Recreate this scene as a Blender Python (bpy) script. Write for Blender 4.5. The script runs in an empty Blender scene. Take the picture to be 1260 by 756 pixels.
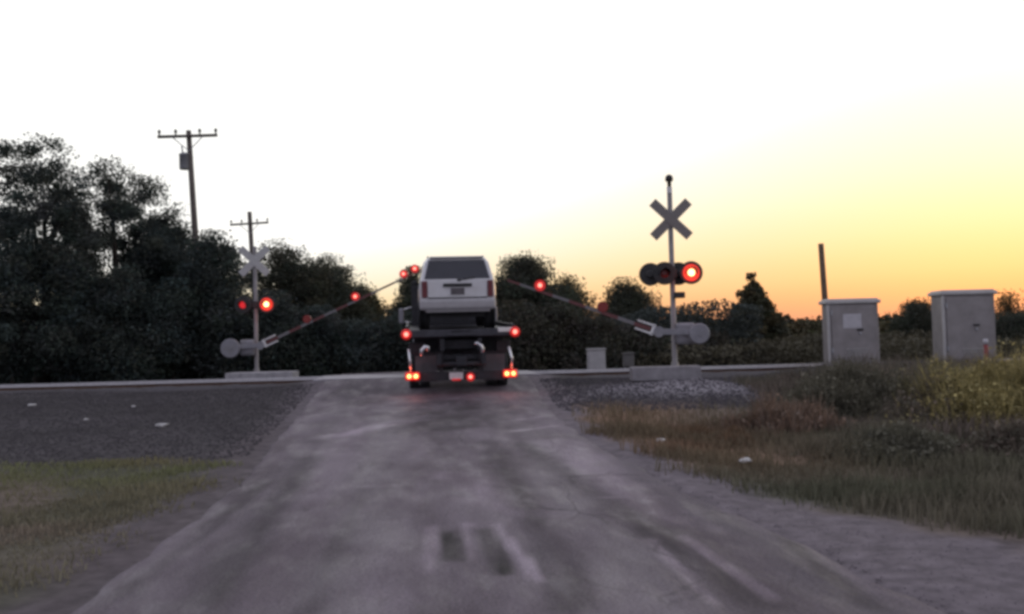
import bpy, bmesh, math, random
import numpy as np
from mathutils import Vector, Matrix, Euler
R = math.radians
scene = bpy.context.scene
col = scene.collection
random.seed(7); rng = np.random.default_rng(7)

# ------------------------------------------------------------------ camera, world, sun, exposure
FPX = 1200.0
CAM_Z = 1.8
PITCH, ROLL = 2.0, -1.5
cd = bpy.data.cameras.new('camera'); cam = bpy.data.objects.new('camera', cd); col.objects.link(cam)
scene.camera = cam
cd.sensor_width = 36; cd.lens = 36*FPX/1260; cd.clip_end = 4000; cd.clip_start = .1
CR = Matrix.Rotation(R(90+PITCH), 3, 'X') @ Matrix.Rotation(R(ROLL), 3, 'Z')
cam.location = (0, 0, CAM_Z); cam.rotation_euler = CR.to_euler()
cd.dof.use_dof = True; cd.dof.focus_distance = 25; cd.dof.aperture_fstop = 2.6

SUN_AZ, SUN_EL = 27.0, 2.5           # degrees right of straight ahead, above the horizon
w = bpy.data.worlds.new('World'); scene.world = w; w.use_nodes = True
nt = w.node_tree; N = nt.nodes; L = nt.links; N.clear()
def nd(t, tree=None, **k):
    n = (tree or nt).nodes.new(t)
    for a, b in k.items(): setattr(n, a, b)
    return n
def mth(op, a, b=None, c=None, clamp=False):
    n = nd('ShaderNodeMath', operation=op, use_clamp=clamp)
    for i, v in enumerate((a, b, c)):
        if v is None: continue
        if isinstance(v, (int, float)): n.inputs[i].default_value = v
        else: L.new(v, n.inputs[i])
    return n.outputs[0]
sky = nd('ShaderNodeTexSky', sky_type='NISHITA', sun_disc=False, sun_elevation=R(SUN_EL), sun_rotation=R(SUN_AZ), altitude=100, air_density=1.2, dust_density=2.5, ozone_density=1.0)
tc = nd('ShaderNodeTexCoord'); sp = nd('ShaderNodeSeparateXYZ'); L.new(tc.outputs['Generated'], sp.inputs[0])
X_, Y_, Z_ = sp.outputs
el = mth('MULTIPLY', mth('ARCSINE', Z_), 57.2958)
az = mth('MULTIPLY', mth('ARCTAN2', X_, Y_), 57.2958)
da = mth('SUBTRACT', az, SUN_AZ)
g = mth('POWER', 2.71828, mth('MULTIPLY', mth('MULTIPLY', da, da), -1/(2*17.5**2)))
hgt = mth('MULTIPLY_ADD', g, 10.4, 4.8)                 # how high the glow reaches, degrees
t = mth('DIVIDE', mth('MAXIMUM', el, 0.0), hgt, clamp=True)
ramp = nd('ShaderNodeValToRGB'); L.new(t, ramp.inputs[0])
cr = ramp.color_ramp; cr.interpolation = 'B_SPLINE'
stops = [(0, (.68, .31, .22)), (.10, (.80, .37, .21)), (.22, (.93, .56, .28)), (.38, (.98, .75, .44)), (.58, (.99, .90, .68)), (.82, (1.0, .985, .90)), (1.0, (1.1, 1.1, 1.09))]
cr.elements[0].position = 0; cr.elements[1].position = 1
for p, c in stops[1:-1]: cr.elements.new(p)
for e, (p, c) in zip(cr.elements, stops): e.position = p; e.color = (*[v/1.2 for v in c], 1)
sc_ = nd('ShaderNodeVectorMath', operation='SCALE'); L.new(ramp.outputs[0], sc_.inputs[0]); sc_.inputs['Scale'].default_value = 1.2
up = nd('ShaderNodeMapRange', interpolation_type='SMOOTHSTEP'); L.new(el, up.inputs[0]); up.inputs[1].default_value = 20; up.inputs[2].default_value = 52
bk = nd('ShaderNodeMapRange', interpolation_type='SMOOTHSTEP'); L.new(mth('ABSOLUTE', da), bk.inputs[0]); bk.inputs[1].default_value = 62; bk.inputs[2].default_value = 120
upbk = mth('MAXIMUM', up.outputs[0], bk.outputs[0])
mx = nd('ShaderNodeMix', data_type='RGBA'); L.new(upbk, mx.inputs[0]); L.new(sc_.outputs[0], mx.inputs[6]); mx.inputs[7].default_value = (.56, .555, .69, 1)
sk = nd('ShaderNodeVectorMath', operation='SCALE'); L.new(sky.outputs[0], sk.inputs[0]); sk.inputs['Scale'].default_value = .02
ad = nd('ShaderNodeVectorMath', operation='ADD'); L.new(mx.outputs[2], ad.inputs[0]); L.new(sk.outputs[0], ad.inputs[1])
bg = nd('ShaderNodeBackground'); bg.inputs[1].default_value = 1.0; L.new(ad.outputs[0], bg.inputs[0])
wo = nd('ShaderNodeOutputWorld'); L.new(bg.outputs[0], wo.inputs[0])

sl = bpy.data.lights.new('sun', 'SUN'); so = bpy.data.objects.new('sun', sl); col.objects.link(so)
sl.energy = .35; sl.angle = R(9); sl.color = (1, .66, .36)
sd = Vector((math.sin(R(SUN_AZ))*math.cos(R(SUN_EL)), math.cos(R(SUN_AZ))*math.cos(R(SUN_EL)), math.sin(R(SUN_EL))))
so.rotation_euler = sd.to_track_quat('Z', 'Y').to_euler(); so.location = sd*200
vs = scene.view_settings; vs.view_transform = 'Standard'; vs.look = 'None'; vs.gamma = 1; vs.use_curve_mapping = False; vs.exposure = 0
scene.cycles.filter_width = 3.4
scene.cycles.max_bounces = 6; scene.cycles.transparent_max_bounces = 8

# ------------------------------------------------------------------ helpers
def P(px, py, Y):
    """world point at depth Y on the ray through a pixel of the 1260 x 756 photograph"""
    d = CR @ Vector(((px-630)/FPX, -(py-378)/FPX, -1))
    return Vector((0, 0, CAM_Z)) + d*(Y/d.y)
def sstep(a, b, x):
    t = np.clip((x-a)/(b-a), 0, 1); return t*t*(3-2*t)
def vnoise(x, y, s=1.0, seed=0):
    """smooth value noise -1..1"""
    x = np.asarray(x, float)/s + seed*17.3; y = np.asarray(y, float)/s + seed*9.1
    xi = np.floor(x); yi = np.floor(y); fx = x-xi; fy = y-yi
    fx = fx*fx*(3-2*fx); fy = fy*fy*(3-2*fy)
    def h(a, b):
        v = np.sin(a*127.1 + b*311.7 + seed*74.7)*43758.5453; return (v-np.floor(v))*2-1
    return (h(xi, yi)*(1-fx)+h(xi+1, yi)*fx)*(1-fy)+(h(xi, yi+1)*(1-fx)+h(xi+1, yi+1)*fx)*fy
def road_c(y): return .555-.1025*np.asarray(y, float)
def hw_l(y): return np.interp(np.asarray(y, float), [5, 8, 10.7, 14.6, 18, 22.3, 26, 40], [2.7, 2.7, 2.52, 2.68, 2.74, 2.87, 2.9, 2.8])
def hw_r(y): return np.interp(np.asarray(y, float), [0, 5.7, 7.4, 8.6, 9.8, 12, 15.8, 20, 23, 26, 40], [2.6, 2.5, 2.4, 2.26, 2.1, 2.0, 1.88, 2.1, 2.35, 2.45, 2.6])
def rdist(x, y):
    """signed distance outside the road's edge"""
    o = np.asarray(x, float)-road_c(y); return np.where(o > 0, o-hw_r(y), -o-hw_l(y))
def rz(y):
    y = np.asarray(y, float)
    a = .027*np.clip(y, -20, 22)
    a = a+.31*sstep(21.5, 26.2, y)
    return a-.45*sstep(29.5, 42, y)
TRACK_Y = 27.25
def oz(x, y):
    x = np.asarray(x, float); y = np.asarray(y, float)
    a = .018*np.clip(y, -20, 17)+.47*sstep(15, 25.2, y)
    a = a-.6*sstep(30, 37, y)
    a = a+.035*vnoise(x, y, 1.1, 1)+.05*vnoise(x, y, 3.7, 2)
    a = a+.5*sstep(60, 400, y)*vnoise(x, y, 60, 3)
    return a
def gz(x, y):
    x = np.asarray(x, float); y = np.asarray(y, float)
    d = rdist(x, y)
    k = 1-sstep(-.1, 2.2, d)
    under = .06*(1-sstep(-.35, .05, d))
    far = 1-sstep(48, 55, y)
    k = k*far
    z = oz(x, y)*(1-k)+(rz(y)-.012+.012*vnoise(x, y, .5, 5))*k-under*far
    m = np.exp(-(((x-3.9)/1.55)**2+((y-21.6)/1.0)**2))
    c = np.exp(-((x-10.2)/3.4)**4-((y-24.9)/1.3)**2)
    return z+.16*m+.20*c
def gzf(x, y): return float(gz(x, y))

MATS = {}
def mat(name, base, rough=.7, metal=0.0, var=.15, scale=6.0, bump=0.0, attr=None, spec=.4, dirt=None, trans=0, coat=0, coord='Object'):
    if name in MATS: return MATS[name]
    m = bpy.data.materials.new(name); m.use_nodes = True; T = m.node_tree
    b = T.nodes['Principled BSDF']
    b.inputs['Roughness'].default_value = rough; b.inputs['Metallic'].default_value = metal; b.inputs['Specular IOR Level'].default_value = spec
    if coat: b.inputs['Coat Weight'].default_value = coat; b.inputs['Coat Roughness'].default_value = .12
    c = nd('ShaderNodeTexCoord', T); n = nd('ShaderNodeTexNoise', T); n.inputs['Scale'].default_value = scale; n.inputs['Detail'].default_value = 5; n.inputs['Roughness'].default_value = .65
    T.links.new(c.outputs[coord], n.inputs['Vector'])
    mr = nd('ShaderNodeMapRange', T); mr.inputs[1].default_value = .3; mr.inputs[2].default_value = .7; mr.inputs[3].default_value = 1-var; mr.inputs[4].default_value = 1+var
    T.links.new(n.outputs[0], mr.inputs[0])
    s = nd('ShaderNodeVectorMath', T, operation='SCALE'); T.links.new(mr.outputs[0], s.inputs['Scale'])
    if attr:
        a = nd('ShaderNodeAttribute', T, attribute_name=attr); T.links.new(a.outputs['Color'], s.inputs[0])
    else: s.inputs[0].default_value = base[:3]
    out = s.outputs[0]
    if dirt:
        n2 = nd('ShaderNodeTexNoise', T); n2.inputs['Scale'].default_value = scale*.35; n2.inputs['Detail'].default_value = 6
        T.links.new(c.outputs[coord], n2.inputs['Vector'])
        r2 = nd('ShaderNodeMapRange', T); r2.inputs[1].default_value = .5; r2.inputs[2].default_value = .72; r2.inputs[4].default_value = .6
        T.links.new(n2.outputs[0], r2.inputs[0])
        mm = nd('ShaderNodeMix', T, data_type='RGBA'); T.links.new(r2.outputs[0], mm.inputs[0]); T.links.new(out, mm.inputs[6]); mm.inputs[7].default_value = (*dirt, 1); out = mm.outputs[2]
    T.links.new(out, b.inputs['Base Color'])
    if bump:
        bp = nd('ShaderNodeBump', T); bp.inputs['Strength'].default_value = bump; bp.inputs['Distance'].default_value = .02
        T.links.new(n.outputs[0], bp.inputs['Height']); T.links.new(bp.outputs[0], b.inputs['Normal'])
    if trans:
        tr = nd('ShaderNodeBsdfTranslucent', T); T.links.new(out, tr.inputs[0])
        ms = nd('ShaderNodeMixShader', T); ms.inputs[0].default_value = trans
        T.links.new(b.outputs[0], ms.inputs[1]); T.links.new(tr.outputs[0], ms.inputs[2]); T.links.new(ms.outputs[0], T.nodes['Material Output'].inputs[0])
    MATS[name] = m; return m
def emit(name, colr, strength, base=(.3, .02, .02)):
    if name in MATS: return MATS[name]
    m = bpy.data.materials.new(name); m.use_nodes = True; b = m.node_tree.nodes['Principled BSDF']
    b.inputs['Base Color'].default_value = (*base, 1); b.inputs['Emission Color'].default_value = (*colr, 1); b.inputs['Emission Strength'].default_value = strength
    b.inputs['Roughness'].default_value = .3
    T = m.node_tree; c = nd('ShaderNodeTexCoord', T); n = nd('ShaderNodeTexVoronoi', T); n.inputs['Scale'].default_value = 60
    T.links.new(c.outputs['Object'], n.inputs['Vector'])
    mr = nd('ShaderNodeMapRange', T); mr.inputs[2].default_value = .6; mr.inputs[3].default_value = strength*1.15; mr.inputs[4].default_value = strength*.75
    T.links.new(n.outputs[0], mr.inputs[0]); T.links.new(mr.outputs[0], b.inputs['Emission Strength'])
    MATS[name] = m; return m

class MB:
    def __init__(s): s.v = []; s.f = []; s.m = []; s.sm = []
    def add(s, vs, fs, mi=0, M=None, smooth=False):
        o = len(s.v)
        s.v += [tuple(M @ Vector(p)) if M else tuple(p) for p in vs]
        s.f += [tuple(i+o for i in f) for f in fs]; s.m += [mi]*len(fs); s.sm += [smooth]*len(fs); return s
    def box(s, c, d, rot=None, mi=0, ch=0.0):
        x, y, z = [q/2 for q in d]
        M = Matrix.Translation(c) @ (Euler([R(a) for a in rot]).to_matrix().to_4x4() if rot else Matrix())
        b = min(ch, x*.9, y*.9, z*.9)
        if b <= 0:
            vs = [(i*x, j*y, k*z) for i in (-1, 1) for j in (-1, 1) for k in (-1, 1)]
            fs = [(0, 1, 3, 2), (4, 6, 7, 5), (0, 4, 5, 1), (2, 3, 7, 6), (0, 2, 6, 4), (1, 5, 7, 3)]
            return s.add(vs, fs, mi, M)
        bm = bmesh.new(); bmesh.ops.create_cube(bm, size=1)
        bmesh.ops.scale(bm, vec=(2*x, 2*y, 2*z), verts=bm.verts)
        bmesh.ops.bevel(bm, geom=bm.edges[:], offset=b, segments=2, affect='EDGES', profile=.5)
        bm.verts.index_update()
        s.add([v.co[:] for v in bm.verts], [[v.index for v in f.verts] for f in bm.faces], mi, M); bm.free(); return s
    def tube(s, pts, rad, n=10, mi=0, cap=True):
        pts = [Vector(p) for p in pts]; rad = rad if hasattr(rad, '__len__') else [rad]*len(pts)
        vs = []; fs = []; up0 = None
        for i, p in enumerate(pts):
            d = (pts[min(i+1, len(pts)-1)]-pts[max(i-1, 0)]).normalized()
            if up0 is None: up0 = Vector((0, 0, 1)) if abs(d.z) < .9 else Vector((1, 0, 0))
            a = d.cross(up0).normalized(); b = a.cross(d).normalized(); up0 = b
            for k in range(n):
                t = 2*math.pi*k/n; vs.append(p+rad[i]*(math.cos(t)*a+math.sin(t)*b))
        for i in range(len(pts)-1):
            for k in range(n): fs.append((i*n+k, i*n+(k+1) % n, (i+1)*n+(k+1) % n, (i+1)*n+k))
        s.add(vs, fs, mi, smooth=True)
        if cap: s.add(vs[:n], [tuple(range(n))], mi); s.add(vs[-n:], [tuple(reversed(range(n)))], mi)
        return s
    def lathe(s, prof, M=None, n=24, mi=0):
        """prof = [(radius, height along local z)]"""
        vs = []; fs = []
        for r, z in prof:
            for k in range(n):
                t = 2*math.pi*k/n; vs.append((r*math.cos(t), r*math.sin(t), z))
        for i in range(len(prof)-1):
            for k in range(n): fs.append((i*n+k, i*n+(k+1) % n, (i+1)*n+(k+1) % n, (i+1)*n+k))
        s.add(vs, fs, mi, M, True); s.sm[-len(fs):] = [abs(prof[q//n+1][1]-prof[q//n][1]) > 1e-4*0+abs(prof[q//n+1][0]-prof[q//n][0])*.35 for q in range(len(fs))]; return s
    def prism(s, poly, M, depth, mi=0):
        """poly in local xy, extruded along local z by depth"""
        n = len(poly); vs = [(x, y, 0) for x, y in poly]+[(x, y, depth) for x, y in poly]
        fs = [tuple(reversed(range(n))), tuple(range(n, 2*n))]+[(i, (i+1) % n, n+(i+1) % n, n+i) for i in range(n)]
        return s.add(vs, fs, mi, M)
    def mesh(s, name, mats):
        me = bpy.data.meshes.new(name); me.from_pydata(s.v, [], s.f)
        for m in (mats if isinstance(mats, (list, tuple)) else [mats]): me.materials.append(m)
        me.polygons.foreach_set('material_index', s.m); me.polygons.foreach_set('use_smooth', s.sm)
        bm = bmesh.new(); bm.from_mesh(me); bmesh.ops.remove_doubles(bm, verts=bm.verts, dist=1e-5); bmesh.ops.recalc_face_normals(bm, faces=bm.faces); bm.to_mesh(me); bm.free()
        me.update(); return me
    def build(s, name, mats, parent=None, bevel=0):
        o = bpy.data.objects.new(name, s.mesh(name, mats)); col.objects.link(o)
        if parent: o.parent = parent
        if bevel:
            b = o.modifiers.new('bevel', 'BEVEL'); b.width = bevel; b.segments = 2; b.limit_method = 'ANGLE'; b.angle_limit = R(28)
        return o
def tag(o, label=None, cat=None, group=None, kind=None):
    for k, v in (('label', label), ('category', cat), ('group', group), ('kind', kind)):
        if v: o[k] = v
    return o
def empty(name, loc, rot=(0, 0, 0)):
    o = bpy.data.objects.new(name, None); o.empty_display_size = .2; col.objects.link(o); o.location = loc; o.rotation_euler = [R(a) for a in rot]; return o
def fast_mesh(name, verts, quads, m, colors=None, parent=None):
    me = bpy.data.meshes.new(name); nv = len(verts); nq, k = quads.shape
    me.vertices.add(nv); me.vertices.foreach_set('co', np.ascontiguousarray(verts, dtype=np.float32).ravel())
    me.loops.add(nq*k); me.loops.foreach_set('vertex_index', np.ascontiguousarray(quads, dtype=np.int32).ravel())
    me.polygons.add(nq); me.polygons.foreach_set('loop_start', np.arange(0, nq*k, k, dtype=np.int32))
    if colors is not None:
        a = me.color_attributes.new('col', 'FLOAT_COLOR', 'POINT')
        a.data.foreach_set('color', np.ascontiguousarray(np.concatenate([colors, np.ones((nv, 1))], 1), dtype=np.float32).ravel())
    me.update(calc_edges=True); me.validate(); me.materials.append(m)
    o = bpy.data.objects.new(name, me); col.objects.link(o)
    if parent: o.parent = parent
    return o
def ymat(M3=None, loc=(0, 0, 0)):
    """local z axis -> -Y (towards the camera)"""
    return Matrix.Translation(loc) @ Matrix.Rotation(R(90), 4, 'X')

# ------------------------------------------------------------------ materials
M_ = dict(
    ground=mat('ground_soil', (0, 0, 0), .95, attr='col', var=.38, scale=5, bump=.6, spec=.15),
    steel=mat('galvanised_steel', (.36, .37, .39), .45, .55, .18, 9),
    silver=mat('aluminium_paint', (.24, .24, .26), .55, .3, .12, 7, dirt=(.22, .21, .2)),
    mastp=mat('mast_paint', (.21, .20, .20), .5, .25, .15, 5, dirt=(.13, .11, .10)),
    whitep=mat('white_enamel', (.72, .72, .72), .4, 0, .08, 5, dirt=(.4, .38, .36)),
    sign=mat('sign_white', (.42, .43, .42), .5, 0, .1, 6),
    black=mat('black_paint', (.02, .02, .022), .5, 0, .3, 12),
    lamp_black=mat('lamp_black', (.03, .03, .03), .55, 0, .3, 12),
    rubber=mat('rubber', (.025, .025, .027), .85, 0, .3, 14),
    flap=mat('mudflap_rubber', (.115, .105, .112), .75, 0, .25, 5, dirt=(.15, .135, .13)),
    red_dark=mat('red_lens_dark', (.22, .025, .02), .25, 0, .2, 20),
    red_stripe=mat('red_reflective', (.13, .045, .045), .45, 0, .12, 8),
    white_stripe=mat('white_reflective', (.16, .155, .16), .45, 0, .12, 8),
    conc=mat('concrete', (.24, .23, .24), .9, 0, .25, 5, bump=.3),
    concl=mat('weathered_concrete', (.34, .33, .34), .8, 0, .25, 5, bump=.2),
    rail=mat('rail_steel', (.55, .54, .55), .32, .9, .12, 12),
    railside=mat('rail_rust', (.12, .075, .055), .8, .2, .3, 12),
    tie=mat('creosote_timber', (.06, .05, .045), .9, 0, .35, 9, bump=.4),
    wood=mat('weathered_timber', (.13, .09, .06), .9, 0, .35, 7, bump=.4),
    pole=mat('grey_pole_timber', (.10, .085, .075), .9, 0, .3, 6, bump=.4),
    bark=mat('bark', (.05, .042, .035), .95, 0, .35, 9, bump=.5),
    leaf=mat('leaves', (0, 0, 0), .7, attr='col', var=.25, scale=1.5, spec=.2, trans=.22),
    grass=mat('grass_blades', (0, 0, 0), .8, attr='col', var=.2, scale=2, spec=.15, trans=.2),
    stone=mat('crushed_stone', (0, 0, 0), .9, attr='col', var=.2, scale=9, spec=.2),
    suv=mat('suv_paint', (.58, .58, .59), .32, .15, .05, 4, coat=.5, dirt=(.42, .40, .38)),
    suvbump=mat('suv_bumper', (.36, .35, .36), .5, 0, .1, 4),
    glass=mat('dark_glass', (.02, .022, .03), .08, 0, .2, 3, spec=.6),
    cab=mat('truck_paint', (.26, .26, .28), .35, .1, .08, 4, coat=.4),
    deck=mat('deck_steel', (.036, .036, .044), .55, .3, .3, 6),
    chassis=mat('chassis_black', (.03, .03, .035), .6, .2, .3, 8),
    chrome=mat('bright_metal', (.75, .75, .76), .28, .85, .08, 9),
    plate=mat('plate', (.65, .6, .6), .5, 0, .15, 30),
    amber=mat('reflector_tape', (.75, .73, .70), .3, 0, .1, 20),
    cabinet=mat('cabinet_aluminium', (.265, .248, .245), .55, .25, .2, 2.2, dirt=(.20, .18, .17)),
    cabtrim=mat('cabinet_trim', (.46, .45, .44), .5, .25, .12, 4),
    notice=mat('notice_sheet', (.46, .45, .47), .6, 0, .1, 9),
    paper=mat('litter_paper', (.50, .49, .48), .8, 0, .15, 25),
    marker=mat('marker_red', (.22, .03, .04), .6, 0, .15, 9),
)
E_CORE = emit('lamp_core', (1, .52, .22), 5.5)
E_MID = emit('lamp_lit_lens', (1, .045, .02), 1.1)
E_DIM = emit('lamp_fading_lens', (1, .03, .04), .75)
E_TAIL = emit('tail_core', (1, .36, .11), 5.5)
E_PINK = emit('led_core', (1, .20, .15), 4)
E_RED = emit('red_lens_lit', (1, .025, .02), .5)

# ------------------------------------------------------------------ ground
def axis(dense, lo, hi, step, grow=1.25):
    a = list(np.arange(dense[0], dense[1]+1e-6, step)); s = step
    while a[-1] < hi: s *= grow; a.append(a[-1]+s)
    s = step
    while a[0] > lo: s *= grow; a.insert(0, a[0]-s)
    return np.array(a)
gx = axis((-17, 17), -1500, 1500, .2); gy = axis((2, 40), -300, 2500, .2)
GX, GY = np.meshgrid(gx, gy, indexing='ij'); GZ = gz(GX, GY)
d_road = rdist(GX, GY)
right = GX > road_c(GY)
n1 = vnoise(GX, GY, 1.3, 11); n2 = vnoise(GX, GY, 4.1, 12); n3 = vnoise(GX, GY, .45, 13)
def C3(c): return np.array(c)[None, None, :]
cg = C3((.080, .080, .055))*(1+.25*n1[..., None])+0*GX[..., None]
dry = sstep(-.1, .55, n2+.6*n1)[..., None]
cg = cg*(1-dry)+C3((.13, .105, .085))*dry
def blend(c, colr, m): m = np.clip(m, 0, 1)[..., None]; return c*(1-m)+C3(colr)*m
gl = sstep(13.2, 14.3, GY+.8*n1+.35*n3-.0*GX+.18*(GX+7))*(~right)          # gravel to the left of the road, below the track
gr = sstep(17.8, 19.4, GY+.9*n1+.4*n3-.22*np.clip(GX-4, 0, 8)*-1)*right
track = np.maximum(gl, gr)*(1-sstep(33, 36, GY))
cg = blend(cg, (.052, .047, .050), track)
cg = cg*(1+track[..., None]*(.22*vnoise(GX*.35, GY*1.4, 1.0, 91)+.15*vnoise(GX*.5, GY*1.2, .35, 92))[..., None])
pal = np.exp(-(((GX-3.9)/1.9)**2+((GY-21.4)/1.1)**2)*1.4)*right
cg = blend(cg, (.27, .255, .27), pal*1.5*(1+.3*n3))
og = np.exp(-((d_road-1.1)/1.3)**2)*sstep(10, 12.5, GY)*(1-sstep(18.2, 20.2, GY))*right
cg = blend(cg, (.21, .135, .09), og*1.1*(1+.4*n1))
shw = np.where(right, .35+1.75*(1-sstep(5, 11, GY)), .35+.25*n1)
sh = (1-sstep(shw-.1, shw+.45, d_road+.25*n3+.2*n1))
cg = blend(cg, (.145, .126, .138), sh*np.where(right, 1, .8)*(1-sstep(30, 36, GY)))
edge_l = np.exp(-((d_road-.25)/.4)**2)*(~right)*(1-sstep(15, 20, GY))
cg = blend(cg, (.075, .062, .066), edge_l*.7)
ni, nj = GX.shape
idx = np.arange(ni*nj).reshape(ni, nj)
quads = np.stack([idx[:-1, :-1], idx[1:, :-1], idx[1:, 1:], idx[:-1, 1:]], -1).reshape(-1, 4)
go = fast_mesh('ground', np.stack([GX, GY, GZ], -1).reshape(-1, 3), quads, M_['ground'], np.clip(cg, .01, 1).reshape(-1, 3))
go['kind'] = 'structure'
for p in go.data.polygons: p.use_smooth = True

# ------------------------------------------------------------------ road
def road_material():
    m = bpy.data.materials.new('asphalt'); m.use_nodes = True; T = m.node_tree; b = T.nodes['Principled BSDF']; K = T.links
    uv = nd('ShaderNodeUVMap', T); uv.uv_map = 'UVMap'
    def noise(scale, sx=1, sy=1, det=6, rough=.65, off=0):
        mp = nd('ShaderNodeMapping', T); mp.inputs['Scale'].default_value = (sx, sy, 1); mp.inputs['Location'].default_value = (off, off*.7, 0); K.new(uv.outputs[0], mp.inputs[0])
        n = nd('ShaderNodeTexNoise', T); n.inputs['Scale'].default_value = scale; n.inputs['Detail'].default_value = det; n.inputs['Roughness'].default_value = rough; K.new(mp.outputs[0], n.inputs[0]); return n.outputs[0]
    def rng_(v, a, b_, c=0, d=1):
        r = nd('ShaderNodeMapRange', T, interpolation_type='SMOOTHSTEP'); K.new(v, r.inputs[0])
        for i, q in zip((1, 2, 3, 4), (a, b_, c, d)): r.inputs[i].default_value = q
        return r.outputs[0]
    def mix(f, a, c):
        n = nd('ShaderNodeMix', T, data_type='RGBA'); K.new(f, n.inputs[0]) if not isinstance(f, float) else setattr(n.inputs[0], 'default_value', f)
        for i, q in ((6, a), (7, c)):
            if isinstance(q, tuple): n.inputs[i].default_value = (*q, 1)
            else: K.new(q, n.inputs[i])
        return n.outputs[2]
    big = noise(.62, 1.2, .32); strk = noise(1.8, 1.5, .5, off=3); fine = noise(42, 1, 1, 6, .8); mid = noise(5, 1.2, .3, off=7)
    c = mix(rng_(big, .36, .64), (.088, .071, .083), (.172, .146, .166))
    c = mix(rng_(strk, .56, .70, 0, .6), c, (.18, .163, .18))
    c = mix(rng_(mid, .58, .72, 0, .4), c, (.078, .068, .074))
    sp_ = nd('ShaderNodeSeparateXYZ', T); K.new(uv.outputs[0], sp_.inputs[0])
    # worn pale wheel paths, their sheen painted in as paler colour, and an oil-dark lane centre, wobbling with noise
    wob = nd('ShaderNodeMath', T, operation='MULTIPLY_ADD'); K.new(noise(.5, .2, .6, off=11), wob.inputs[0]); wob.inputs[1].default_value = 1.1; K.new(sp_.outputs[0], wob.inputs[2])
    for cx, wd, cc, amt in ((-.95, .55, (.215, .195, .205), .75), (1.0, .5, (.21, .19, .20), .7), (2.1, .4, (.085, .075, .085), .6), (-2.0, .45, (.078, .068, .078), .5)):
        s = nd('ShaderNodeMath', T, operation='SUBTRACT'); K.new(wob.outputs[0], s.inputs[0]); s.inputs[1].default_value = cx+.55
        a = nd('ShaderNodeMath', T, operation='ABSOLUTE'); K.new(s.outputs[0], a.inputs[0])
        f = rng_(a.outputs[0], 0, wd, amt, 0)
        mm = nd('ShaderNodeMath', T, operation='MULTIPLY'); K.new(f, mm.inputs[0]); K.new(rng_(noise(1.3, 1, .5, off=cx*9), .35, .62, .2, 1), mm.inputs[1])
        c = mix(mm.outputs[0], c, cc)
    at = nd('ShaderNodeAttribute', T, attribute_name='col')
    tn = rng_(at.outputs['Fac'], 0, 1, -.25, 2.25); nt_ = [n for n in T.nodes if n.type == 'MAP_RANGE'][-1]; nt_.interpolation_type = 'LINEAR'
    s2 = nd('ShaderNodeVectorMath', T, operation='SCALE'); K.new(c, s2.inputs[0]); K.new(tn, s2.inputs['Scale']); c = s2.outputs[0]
    # hairline cracks, only where a broad noise allows them
    mpv = nd('ShaderNodeMapping', T); mpv.inputs['Scale'].default_value = (.9, .45, 1); K.new(uv.outputs[0], mpv.inputs[0])
    dst = nd('ShaderNodeMix', T, data_type='RGBA'); dst.inputs[0].default_value = .16; K.new(mpv.outputs[0], dst.inputs[6])
    dn = nd('ShaderNodeTexNoise', T); dn.inputs['Scale'].default_value = 2.5; dn.inputs['Detail'].default_value = 4; K.new(uv.outputs[0], dn.inputs[0]); K.new(dn.outputs['Color'], dst.inputs[7])
    vo = nd('ShaderNodeTexVoronoi', T, feature='DISTANCE_TO_EDGE'); vo.inputs['Scale'].default_value = 1.1; K.new(dst.outputs[2], vo.inputs['Vector'])
    cm = nd('ShaderNodeMath', T, operation='MULTIPLY'); K.new(rng_(vo.outputs['Distance'], .004, .014, .4, 0), cm.inputs[0]); K.new(rng_(noise(.35, 1, .8, off=31), .48, .58), cm.inputs[1])
    c = mix(cm.outputs[0], c, (.035, .03, .034))
    fi = rng_(fine, .3, .7, .55, 1.5)
    s = nd('ShaderNodeVectorMath', T, operation='SCALE'); K.new(c, s.inputs[0]); K.new(fi, s.inputs['Scale'])
    K.new(s.outputs[0], b.inputs['Base Color'])
    K.new(rng_(strk, .4, .65, .8, .56), b.inputs['Roughness']); b.inputs['Specular IOR Level'].default_value = .22
    bp = nd('ShaderNodeBump', T); bp.inputs['Strength'].default_value = .45; bp.inputs['Distance'].default_value = .015; K.new(fine, bp.inputs['Height'])
    bp2 = nd('ShaderNodeBump', T); bp2.inputs['Strength'].default_value = .5; bp2.inputs['Distance'].default_value = .06; K.new(mid, bp2.inputs['Height']); K.new(bp.outputs[0], bp2.inputs['Normal'])
    K.new(bp2.outputs[0], b.inputs['Normal'])
    return m
M_['road'] = road_material()
def unproj(px, py, zf):
    Y = 12.0
    for _ in range(30):
        p = P(px, py, Y); Y = Y*(CAM_Z-zf(p.x, Y))/max(CAM_Z-p.z, .05)
    return P(px, py, Y)
def roadz(x, y, u): return rz(y)+.03*(1-u*u)-.02*(np.abs(u) > .985)+.008*vnoise(x, y, 1.2, 8)
ys = np.concatenate([np.arange(-20, 4, 1.0), np.arange(4, 26, .07), np.arange(26, 30, .2), np.arange(30, 56, .5)])
us = np.concatenate([[-1, -.985], np.linspace(-.965, .965, 84), [.985, 1]])
YY, UU = np.meshgrid(ys, us, indexing='ij')
en = .06*vnoise(YY, 3.3*np.sign(UU), 1.3, 21)+.05*vnoise(YY, 9.1*np.sign(UU), .28, 22)
OFF = UU*np.where(UU > 0, hw_r(YY), hw_l(YY))+en*np.sign(UU)*sstep(.8, 1, np.abs(UU)); XX = road_c(YY)+OFF
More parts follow.
